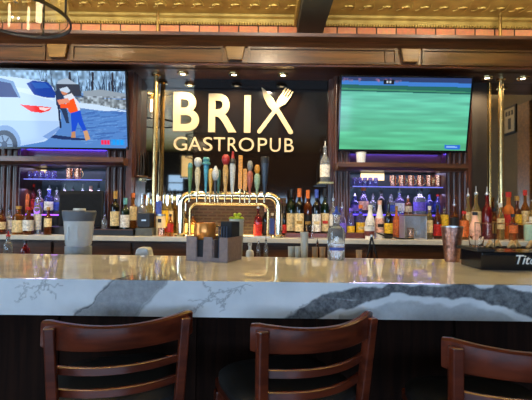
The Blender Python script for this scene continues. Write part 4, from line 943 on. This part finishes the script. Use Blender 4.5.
# cup with pattern & tongs & tools at right middle
def cup(px, yt, wtop, wbot, Y, zs, text, m=WHITE, name='paper_cup', cat='cup', group=None, band=None):
    x, z1 = P(px, yt, Y); H = z1-zs; r1 = wtop/2*Y/F; r0 = wbot/2*Y/F
    t = empty(name, (x, Y, zs), text, cat, group)
    MB().lathe([(0, 0), (r0, 0), (r1, H*.97), (r1*1.06, H*.975), (r1*1.06, H), (r1*.93, H), (r0*.9, H*.05), (0, H*.05)], (x, Y, zs), 22).build('cup_body', m, t, smooth=True)
    if band: MB().lathe([(r0+(r1-r0)*.25+.0006, H*.25), (r0+(r1-r0)*.25+.0016, H*.25), (r0+(r1-r0)*.65+.0016, H*.65), (r0+(r1-r0)*.65+.0006, H*.65)], (x, Y, zs), 22).build('printed_band', band, t, smooth=True)
    return t
cup(369.5, 226.5, 10.5, 8, 3.02, ZC, 'white cup with red brown print on the counter below white bottles', band=cm('redbrown', (120, 50, 40)))
cup(361, 152.5, 10, 8, 3.16, mRz1, 'white paper cup standing on the right mantel shelf')
tag(MB().tube([(PX(400, 3.16), 3.16, mRz1+.008), (PX(408, 3.16), 3.17, mRz1+.008)], .008, 8).build('corkscrew', IRON), 'small dark tool lying on the right mantel shelf', 'tool')
tg = MB(); A = P(376, 229, 3.0); 
tag(MB().tube([(PX(376, 3.0), 2.98, ZC+.05), (PX(384, 3.0), 2.985, ZC+.028), (PX(400, 3.0), 2.99, ZC+.0075), (PX(414, 3.0), 3.0, ZC+.0075)], [.004, .007, .006, .005], 8).build('ice_scoop_handle', IRON, smooth=True), 'dark bar tool leaning across the counter before steel bin', 'tool')
# V shaped tongs on the ledge
def tongs(px, text):
    x = PX(px, 2.2, 245); t = empty('tongs', (x, 2.2, ZL), text, 'tongs')
    for s in (-1, 1): MB().tube([(x+s*.04, 2.2, ZL+.004), (x+s*.02, 2.2, ZL+.08), (x, 2.21, ZL+.17)], [.005, .006, .005], 8).build('tong_arm', IRON, t, smooth=True)
    MB().lathe([(0, 0), (.008, 0), (.008, .012), (0, .012)], (x, 2.21, ZL+.165), 10).build('hinge', STEEL, t, smooth=True)
tongs(372, 'dark metal tongs standing open behind the bar, below the white cup')
# ------------------------------------------------------------------ glassware on niche shelves
def tumbler(px, yt, wpx, Y, zs, text, group, m=None):
    x, z1 = P(px, yt, Y); H = z1-zs; R = wpx/2*Y/F
    o = MB().lathe([(0, 0), (R*.7, 0), (R, H*.45), (R*.85, H), (R*.8, H), (R*.93, H*.45), (R*.65, H*.06), (0, H*.06)], (x, Y, zs), 18).build('wine_glass', m or GLP, smooth=True)
    return tag(o, text, 'glass', group)
GLP = G('violet_tint', (190, 180, 235), .8)
ordn = ['first', 'second', 'third', 'fourth', 'fifth', 'sixth']
for i in range(6): tumbler(24+i*6.0, 171, 5.4, 3.42, zgL, 'stemless glass on the left niche shelf, %s from its left end' % ordn[i], 'glasses on the left niche shelf')
for i in range(5): tumbler(354.5+i*5.3, 177.5, 5, 3.42, zgR, 'stemless glass on the right niche shelf, %s from its left end' % ordn[i], 'glasses on the right niche shelf')
for i, px in enumerate((69.5, 78)): mug(px, 168.5, 0, 6.2, 3.42, zgL, 'copper mug on the left niche shelf, %s of two' % ('left' if i == 0 else 'right'), 'copper mugs on the left niche shelf')
for i, px in enumerate((393, 402, 411, 420, 429, 438)): mug(px, 175.5, 0, 6.2, 3.42, zgR, 'copper mug on the right niche shelf, %s from the left' % ordn[i], 'copper mugs on the right niche shelf', handle=1 if i < 5 else -1)
WARM = mat('warm_lamp_panel', (1, .8, .4), .4, emit=1.3, ecol=(1, .78, .4), var=0)
for a, b_, y0, y1, Y, lab in ((33, 46, 170, 173, 3.61, 'warm glowing light bar at back of the left niche'), (361, 384, 173.5, 180, 3.61, 'warm glowing light bar at back of the right niche')):
    x0, z0 = P(a, y1, Y); x1, z1 = P(b_, y0, Y)
    o = empty('light_bar', ((x0+x1)/2, Y+.02, z0), lab, 'lamp'); MB().box(x0, x1, Y-.004, Y+.004, z0, z1).build('diffuser', WARM, o); MB().box(x0-.005, x1+.005, Y+.0045, 3.63, z0-.005, z1+.005).build('housing', BRASS, o)
# ------------------------------------------------------------------ things on the ledge
# blender pitcher
Y = 2.13; x, zt_ = P(79.5, 209, Y); H = zt_-ZL; w_ = Y/F
t = empty('blender_jar', (x, Y, ZL), 'clear blender pitcher with grey lid standing behind left part of the bar', 'blender jar')
z = lambda py: P(79.5, py, Y)[1]-ZL
MB().lathe([(0, z(252)-.02), (12.5*w_, z(252)-.02), (12.5*w_, z(246)), (0, z(246))], (x, Y, ZL), 28).build('jar_base', mat('grey_plastic', (.28, .31, .34), .4), t, smooth=True)
MB().lathe([(0, 0), (10*w_, 0), (10*w_, z(252)-.021), (0, z(252)-.021)], (x, Y, ZL), 28).build('coupling', BLACK, t, smooth=True)
MB().lathe([(11.5*w_, z(246)+.0005), (12.2*w_, z(244)), (14.2*w_, z(221)), (13.4*w_, z(221)), (11.3*w_, z(244)), (0, z(245)), (0, z(246)+.0005), (11.5*w_, z(246)+.0005)], (x, Y, ZL), 28).build('pitcher', FROST, t, smooth=True)
MB().lathe([(0, z(220.8)), (14.4*w_, z(220.8)), (15.6*w_, z(214)), (15.8*w_, z(211.5)), (15*w_, z(210.5)), (0, z(210.5))], (x, Y, ZL), 28).build('lid', mat('dark_grey_lid', C(92, 100, 112), .5), t, smooth=True)
MB().lathe([(0, z(210.4)), (6*w_, z(210.4)), (5.6*w_, z(208.3)), (0, z(208.3))], (x, Y, ZL), 20).build('lid_cap', WHITE, t, smooth=True)
for s in (-.5, .5):
    MB().box(x+s*9*w_-.004, x+s*9*w_+.004, Y-.074, Y-.0705, ZL+z(240), ZL+z(226)).build('rib', FROST, t)
# folded white cloth
Y = 2.12; x0, z0 = P(136, 254, Y); x1 = PX(152.5, Y, 254)
cl_ = MB(); zz1 = P(144, 247.5, Y)[1]
cl_.prism([(x0, ZL), (x1, ZL), (x1, ZL+.035), (x1-.012, zz1-.012), (x1-.02, zz1), (x0+.022, zz1+.001), (x0+.012, zz1-.012), (x0, ZL+.035)], Y-.04, Y+.04)
tag(cl_.build('towel', mat('white_cloth', C(196, 200, 204), .9, bump=.4), bevel=.005), 'small folded white bar towel behind the bar between blender and caddy', 'towel')
# squeeze bottles etc
bottle(8.5, 231, 8, 2.14, ZL, 'slim', 'clear', None, 'red', 'clear slim bottle with red spout behind left edge of the bar', (.1, .4), True, 'bottles on the bartender ledge')
bottle(25.5, 240, 9, 2.12, ZL, 'squat', 'red', None, 'black', 'short red bottle with dark cap behind left part of the bar', (.1, .4), False, 'bottles on the bartender ledge')
bottle(250, 243, 8, 2.15, ZL, 'squat', 'white', None, 'white', 'short white bottle behind the bar right of the napkin caddy', (.1, .4), False, 'bottles on the bartender ledge')
bottle(258.5, 236, 4.6, 2.2, ZL, 'slim', 'clear', None, 'steel', 'thin clear pour bottle behind the bar, left of its pair', (.1, .4), True, 'bottles on the bartender ledge')
bottle(266, 236, 4.6, 2.2, ZL, 'slim', 'clear', None, 'black', 'thin clear pour bottle behind the bar, right of its pair', (.1, .4), True, 'bottles on the bartender ledge')
CUPW = mat('milky_plastic', C(214, 208, 190), .4, trans=.2, var=.03)
for i, px in enumerate((291, 297.5)): cup(px, 246.5, 6, 5, 2.14, ZL, 'short milky plastic cup behind the bar, %s of the tall cup stack' % ('far left' if i == 0 else 'just left'), CUPW, group='short cups behind the bar', name='plastic_cup')
cup(304.5, 232, 8, 6.2, 2.12, ZL, 'tall stack of white cups behind the bar below the wines', CUPW, name='cup_stack')
x, z0_ = P(304.5, 232, 2.12)
cup(310.5, 225.5, 9.5, 7, 2.9999, ZC, 'clear tumbler on the back counter edge before the wooden box', GLASS, name='tumbler', cat='glass')
for i, px in enumerate((315, 322.5)): cup(px, 247, 6, 5, 2.14, ZL, 'small beige cup behind the bar, %s of two beside the vodka bottle' % ('left' if i == 0 else 'right'), mat('beige_plastic', C(196, 160, 120), .5), group='beige cups behind the bar', name='plastic_cup')
cup(359, 250, 6, 5, 2.14, ZL, 'small beige cup behind the bar right of the vodka bottle', mat('beige_plastic', C(196, 160, 120), .5), name='plastic_cup')
bottle(317.5, 238, 4.5, 2.24, ZL, 'slim', 'brown', None, 'black', 'small dark dropper bottle behind the beige cups', (.1, .4), True)
# ------------------------------------------------------------------ things on the bar
# vodka bottle
Y = 1.855
vb = bottle(336.5, 206, 17.5, Y, ZB, 'squat', 'clear', None, 'blue', 'tall clear vodka bottle with blue spout on the far edge of bar', (.1, .4), True, None)
x = PX(336.5, Y); R = 17.5/2*Y/F
MB().lathe([(0, .006), (R*.93, .006), (R*.93, .075), (0, .075)], (x, Y, ZB), 20).build('liquid', GLASS, vb, smooth=True)
MB().lathe([(R+.0004, .045), (R+.0014, .045), (R+.0014, .058), (R+.0004, .058)], (x, Y, ZB), 16, -PI*.8, -PI*.2).build('label', LB['blue'], vb, smooth=True)
# copper shaker
Y = 1.84; x, zt_ = P(452, 226.5, Y); H = zt_-ZB; w_ = Y/F
t = empty('cocktail_shaker', (x, Y, ZB), 'tall tapered hammered copper shaker tin on the right side of bar', 'shaker')
MB().lathe([(0, 0), (6.6*w_, 0), (7.0*w_, .01), (10.2*w_, H), (9.8*w_, H), (6.6*w_, .02), (0, .015)], (x, Y, ZB), 28).build('tin', mat('aged_copper', (.42, .22, .17), .3, .9, var=.35, scale=70, bump=.8), t, smooth=True)
MB().lathe([(10.2*w_, H-.003), (10.6*w_, H-.003), (10.6*w_, H+.002), (10.2*w_, H+.002), (10.2*w_, H-.003)], (x, Y, ZB), 28).build('rim', STEEL, t, smooth=True)
# napkin caddy: corner nearest the viewer at px 224
LEATH = mat('brown_grey_metal_caddy', C(128, 110, 106), .5, .2, var=.15, scale=60)
Yc = 1.70
cx0 = P(225, 262.6, Yc)
ang = math.radians(-20)
t = empty('napkin_caddy', (PX(214, 1.78, 262), 1.79, ZB), 'brown grey bar caddy with two slots holding napkins and straws', 'napkin caddy')
Wd, Dp, Hc = .20, .15, .105
b = MB(); s_ = .006
zc2 = .014
def wallx(b, x0, x1, y, z0, z1): b.box(x0, x1, y, y+s_, z0, z1)
yf = -Dp/2
xs_ = [-Wd/2, -Wd/2+.052, -Wd/2+.085, -Wd/2+.128, -Wd/2+.160, Wd/2]
wallx(b, xs_[0], xs_[1], yf, 0, Hc); wallx(b, xs_[2], xs_[3], yf, 0, Hc); wallx(b, xs_[4], xs_[5], yf, 0, Hc); wallx(b, xs_[1], xs_[2], yf, 0, .018); wallx(b, xs_[3], xs_[4], yf, 0, .018)
b.box(-Wd/2, Wd/2, Dp/2-s_, Dp/2, 0, Hc); b.box(-Wd/2, -Wd/2+s_, yf+s_, Dp/2-s_, 0, Hc); b.box(Wd/2-s_, Wd/2, yf+s_, Dp/2-s_, 0, Hc); b.box(-Wd/2+s_, Wd/2-s_, yf+s_, Dp/2-s_, 0, s_)
b.box(.028, .034, yf+s_, Dp/2-s_, s_, Hc-.01)
b.build('caddy_body', LEATH, t, local=True, bevel=.0015)
t.rotation_euler = (0, 0, ang)
cad = t
def incad(o, lx, ly, lz):
    v = Matrix.Rotation(ang, 3, 'Z') @ Vector((lx, ly, 0)); return Vector((t.location.x+v.x, t.location.y+v.y, ZB+lz))
# cocktail napkins (stack) in left bay
def boxat(name, m, lx, ly, lz, sx, sy, sz, lab, cat, group=None, bev=.002):
    o = MB().box(-sx/2, sx/2, -sy/2, sy/2, 0, sz).build(name, m, bevel=bev); o.location = incad(None, lx, ly, lz); o.rotation_euler = (0, 0, ang); return tag(o, lab, cat, group)
boxat('napkin_stack', NAPK, -.035, -.02, .0065, .118, .088, .083, 'stack of black cocktail napkins in left bay of the caddy', 'napkins')
boxat('napkin_holder', NAPK, .066, .02, .0065, .054, .085, .165, 'tall black napkin bundle standing in right bay of the caddy', 'napkins')
for i in range(4):
    p_ = incad(None, .048+.012*i, -.055, .0065)
    tag(MB().tube([(p_.x, p_.y, p_.z), (p_.x, p_.y+.01, p_.z+.145)], .0026, 8).build('drinking_straw', mat('blue_black_straw', C(40, 56, 80), .3)), 'thin dark blue straw in the right bay of the caddy, %s from the left' % ['first', 'second', 'third', 'fourth'][i], 'straw', 'straws in the caddy')
# copper mug resting on the napkin stack
AMB = mat('amber_copper', (.9, .32, .07), .2, .5, var=.2)  # saturated orange copper tone of the mug itself
pm = incad(None, -.043, -.012, .0899)
mm = empty('copper_mug', pm, 'shiny copper mug with curved handle sitting on caddy napkins', 'mug'); R = .048; H = .074
b = MB(); b.lathe([(0, 0), (R*.85, 0), (R, H*.12), (R*1.04, H*.5), (R, H*.92), (R*1.03, H), (R*.96, H), (R*.95, H*.9), (R*.98, H*.5), (R*.9, H*.12), (0, H*.06)], seg=28); b.build('cup', AMB, mm, smooth=True, local=True)
b = MB(); b.tube([(R*.96+.03*math.sin(a), 0, H*.5+H*.33*math.cos(a)) for a in np.linspace(.1, PI-.1, 11)], .0042, 8); b.build('handle', BRASS, mm, smooth=True, local=True)
# bowl of lime wedges behind
Y = 2.16; x, z1 = P(236.5, 219, Y)
bw = empty('garnish_bowl', (x, Y, ZL), 'clear tall garnish tub of lime wedges behind the napkin caddy', 'bowl')
Hb = z1-ZL; R = 7.5*Y/F
MB().lathe([(0, 0), (R*.8, 0), (R, Hb), (R*.96, Hb), (R*.76, .006), (0, .006)], (x, Y, ZL), 24).build('tub', FROST, bw, smooth=True)
LIME = mat('lime_skin', C(170, 190, 40), .4, bump=.3)
for i, (dx, dy, dz, a) in enumerate(((-.024, -.006, 0, .3), (.004, -.012, .002, -.4), (.026, .002, 0, .8), (-.008, .014, .018, 1.4), (.014, .006, .02, -1))):
    b = MB(); n0 = 9; pr = []
    pts = [(-.018, 0, 0), (-.012, 0, .001), (0, 0, .002), (.012, 0, .001), (.018, 0, 0)]
    b.tube(pts, [.001, .008, .0105, .008, .001], 10)
    o = b.build('lime_wedge', LIME, smooth=True); o.location = (x+dx, Y+dy, ZL+Hb+.002+dz); o.rotation_euler = (0, .2*a, a)
    tag(o, ['lime wedge on garnish tub, lowest at left', 'lime wedge on garnish tub, front middle', 'lime wedge on garnish tub, lowest at right', 'lime wedge on garnish tub, upper left', 'lime wedge on garnish tub, upper right'][i], 'lime', 'lime wedges in the garnish tub')
MB().lathe([(0, 0), (R*.76, 0), (R*.93, Hb-.012), (0, Hb-.009)], (x, Y, ZL+.0065), 20).build('lime_fill', LIME, bw, smooth=True)
# garnish tray with brand writing
Yt = 1.56; xl, zt_ = P(484, 253.5, Yt); 
TX0 = PX(482, Yt, 262); TX1 = TX0+.47; Ht = .072; Dt = .17
t = empty('garnish_tray', ((TX0+TX1)/2, Yt+Dt/2, ZB), 'black condiment tray with clear compartments and white script on front, right end of bar', 'garnish tray')
MB().prismx([(Yt+.008, ZB), (Yt+Dt, ZB), (Yt+Dt, ZB+Ht), (Yt, ZB+Ht), (Yt, ZB+Ht-.012)], TX0, TX1).build('tray_base', BLACKG, t, bevel=.004)
b = MB(); b.box(TX0-.02, TX0+.05, Yt-.004, Yt+Dt+.004, ZB+Ht+.0005, ZB+Ht+.012); b.build('tray_lip', BLACK, t, bevel=.003)
CLR = mat('clear_acrylic', (1, 1, 1), .02, trans=1, var=0, ior=1.2)
zl0 = ZB+Ht+.0005; zl1 = P(510, 224, Yt+.06)[1]
b = MB(); xa_ = TX0+.055; xb_ = TX1-.005; y0_, y1_ = Yt+.01, Yt+Dt-.01; e_ = .003
b.box(xa_, xb_, y0_, y0_+e_, zl0, zl1); b.box(xa_, xb_, y1_-e_, y1_, zl0, zl1); b.box(xa_, xa_+e_, y0_+e_, y1_-e_, zl0, zl1); b.box(xb_-e_, xb_, y0_+e_, y1_-e_, zl0, zl1); b.box(xa_, xb_, y0_, y1_, zl1, zl1+.003)
b.build('clear_cover', CLR, t)
b = MB(); xc_ = TX0+.02; b.lathe([(0, 0), (.026, 0), (.03, .045), (.028, .045), (.024, .004), (0, .004)], (xc_, Yt+.08, ZB+Ht+.0125), 20); b.build('clear_cup', CLR, t, smooth=True)
gp = MB()
for i in range(9):
    cx = xa_+.02+.042*i+random.uniform(-.006, .006); a = random.uniform(-.6, .6); L0 = .018
    gp.tube([(cx-L0*math.cos(a), Yt+.07+.03*(i % 2), zl0+.012), (cx, Yt+.07+.03*(i % 2), zl0+.03), (cx+L0*math.cos(a), Yt+.07+.03*(i % 2), zl0+.014)], [.005, .014, .005], 8)
gp.build('citrus_slices', mat('citrus', C(214, 170, 110), .5), t, smooth=True)
cu = bpy.data.curves.new('t', 'FONT'); cu.body = "Tito's"; cu.size = .051; cu.extrude = .0008; cu.shear = .3; cu.offset = .0004
to = bpy.data.objects.new('t', cu); COL.objects.link(to); me = bpy.data.meshes.new_from_object(to.evaluated_get(bpy.context.evaluated_depsgraph_get())); bpy.data.objects.remove(to)
me.materials.clear(); me.materials.append(WHITE); o = bpy.data.objects.new('script_lettering', me); COL.objects.link(o); o.parent = t
lx, lz = P(513.5, 264, Yt); o.location = (lx-t.location.x, Yt-.0012-t.location.y+.0, lz-t.location.z); o.rotation_euler = (PI/2, 0, 0)
o.rotation_euler = (PI/2+math.atan2(.0, 1), 0, 0)
# ------------------------------------------------------------------ bar stools
def stool(loc, rz, lab):
    t = empty('bar_stool', (0, 0, 0), lab, 'bar stool', 'bar stools')
    W = .195; ZTp = 1.012
    def yb(x): return -.235+.075*(x/W)**2
    def rail(z0, z1, th, nm, halfw, dy=0, crown=0.0):
        b = MB(); path = []; sect = []; n_ = 25
        for i in range(n_):
            x = -halfw+2*halfw*i/(n_-1); y = yb(x)+dy; sl = 2*.075*x/W**2; nrm = Vector((-sl, 1, 0)).normalized()
            u = abs(x/halfw); h1 = z1+crown*(u**2-1)*1.0; rr = min(1, (1-u)*halfw/.012+.35) if nm == 'crest_rail' else 1
            zm_ = (z0+h1)/2; hh = (h1-z0)/2*(.82+.18*rr); tt = th/2
            path.append(((x, y, zm_), nrm, (0, 0, 1))); sect.append([(-tt*.7, -hh), (tt*.7, -hh), (tt, -hh*.85), (tt, hh*.85), (tt*.5, hh), (-tt*.5, hh), (-tt, hh*.85), (-tt, -hh*.85)])
        b.sweep(path, sect); return b.build(nm, W_RED, t, smooth=True, local=True)
    rail(ZTp-.076, ZTp, .022, 'crest_rail', .189, 0, .014)
    rail(.866, .888, .014, 'back_slat', .168, .018); rail(.804, .826, .014, 'back_slat', .163, .03)
    for s in (-1, 1):
        top = Vector((s*.172, yb(.172)-.020, ZTp-.016)); bot = Vector((s*.158, -.165, .70)); ft = Vector((s*.18, -.22, 0))
        b = MB(); path = []
        for k_ in range(9):
            q = k_/8
            p_ = bot.lerp(top, (q-.45)/.55) if q > .45 else ft.lerp(bot, q/.45)
            path.append((tuple(p_), (1, 0, 0), (0, 1, 0)))
        w1, w2_ = .0125, .016; b.sweep(path, [(-w1, -w2_), (w1, -w2_), (w1+.002, 0), (w1, w2_), (-w1, w2_), (-w1-.002, 0)]); b.build('back_post', W_RED, t, smooth=False, local=True, bevel=.003)
        b = MB(); b.sweep([((s*.18, .19, 0), (1, 0, 0), (0, 1, 0)), ((s*.165, .165, .70), (1, 0, 0), (0, 1, 0))], [(-.016, -.016), (.016, -.016), (.016, .016), (-.016, .016)]); b.build('leg', W_RED, t, local=True, bevel=.003)
        b = MB(); b.box(s*.175-.01, s*.175+.01, -.19, .165, .34, .37); b.build('stretcher', W_RED, t, local=True, bevel=.003)
    MB().box(-.16, .16, .165, .19, .24, .275).build('footrest', W_RED, t, local=True, bevel=.004)
    MB().box(-.15, .15, -.2, -.18, .34, .37).build('stretcher', W_RED, t, local=True, bevel=.003)
    MB().box(-.175, .175, -.18, .19, .70, .735).build('seat_frame', W_RED, t, local=True, bevel=.006)
    pts = []
    for k_ in range(32):
        a = 2*PI*k_/32; c_, s2 = math.cos(a), math.sin(a); pts.append((.19*math.copysign(abs(c_)**.5, c_), .19*math.copysign(abs(s2)**.5, s2)+.01))
    b = MB(); n_ = 32
    for z_, sc in ((.736, .96), (.745, 1), (.765, 1), (.778, .93), (.782, .7)): b.v += [(x*sc, y*sc, z_) for x, y in pts]
    for r_ in range(4):
        for k_ in range(n_): b.f.append((r_*n_+k_, r_*n_+(k_+1) % n_, (r_+1)*n_+(k_+1) % n_, (r_+1)*n_+k_))
    b.f.append(tuple(range(n_))[::-1]); b.f.append(tuple(4*n_+k_ for k_ in range(n_)))
    b.build('seat_cushion', mat('black_vinyl', (.02, .018, .017), .45), t, smooth=True, local=True)
    t.location = loc; t.rotation_euler = (0, 0, rz)
    return t
def place(ax, ay, Ya, bx, by, Yb, lab, first=None):
    A = Vector((PX(ax, Ya, ay), Ya)); B_ = Vector((PX(bx, Yb, by), Yb)); mid = (A+B_)/2; d = B_-A; rz = math.atan2(d.y, d.x)
    off = Matrix.Rotation(rz, 2) @ Vector((0, -.235+.08)); loc = (mid.x-off.x, mid.y-off.y, 0)
    if first is None: return stool(loc, rz, lab)
    c = copy_tree(first); c.location = loc; c.rotation_euler = (0, 0, rz); c['label'] = lab; return c
s1 = place(42, 317, 1.06, 192, 307, 1.19, 'mahogany bar stool with slatted back, leftmost of the three')
place(250, 321, 1.055, 367, 308, 1.21, 'mahogany bar stool with slatted back in the middle, angled most', s1)
c = place(437, 334, .965, 606, 336, .955, 'mahogany bar stool cut off by right edge of the photo', s1)
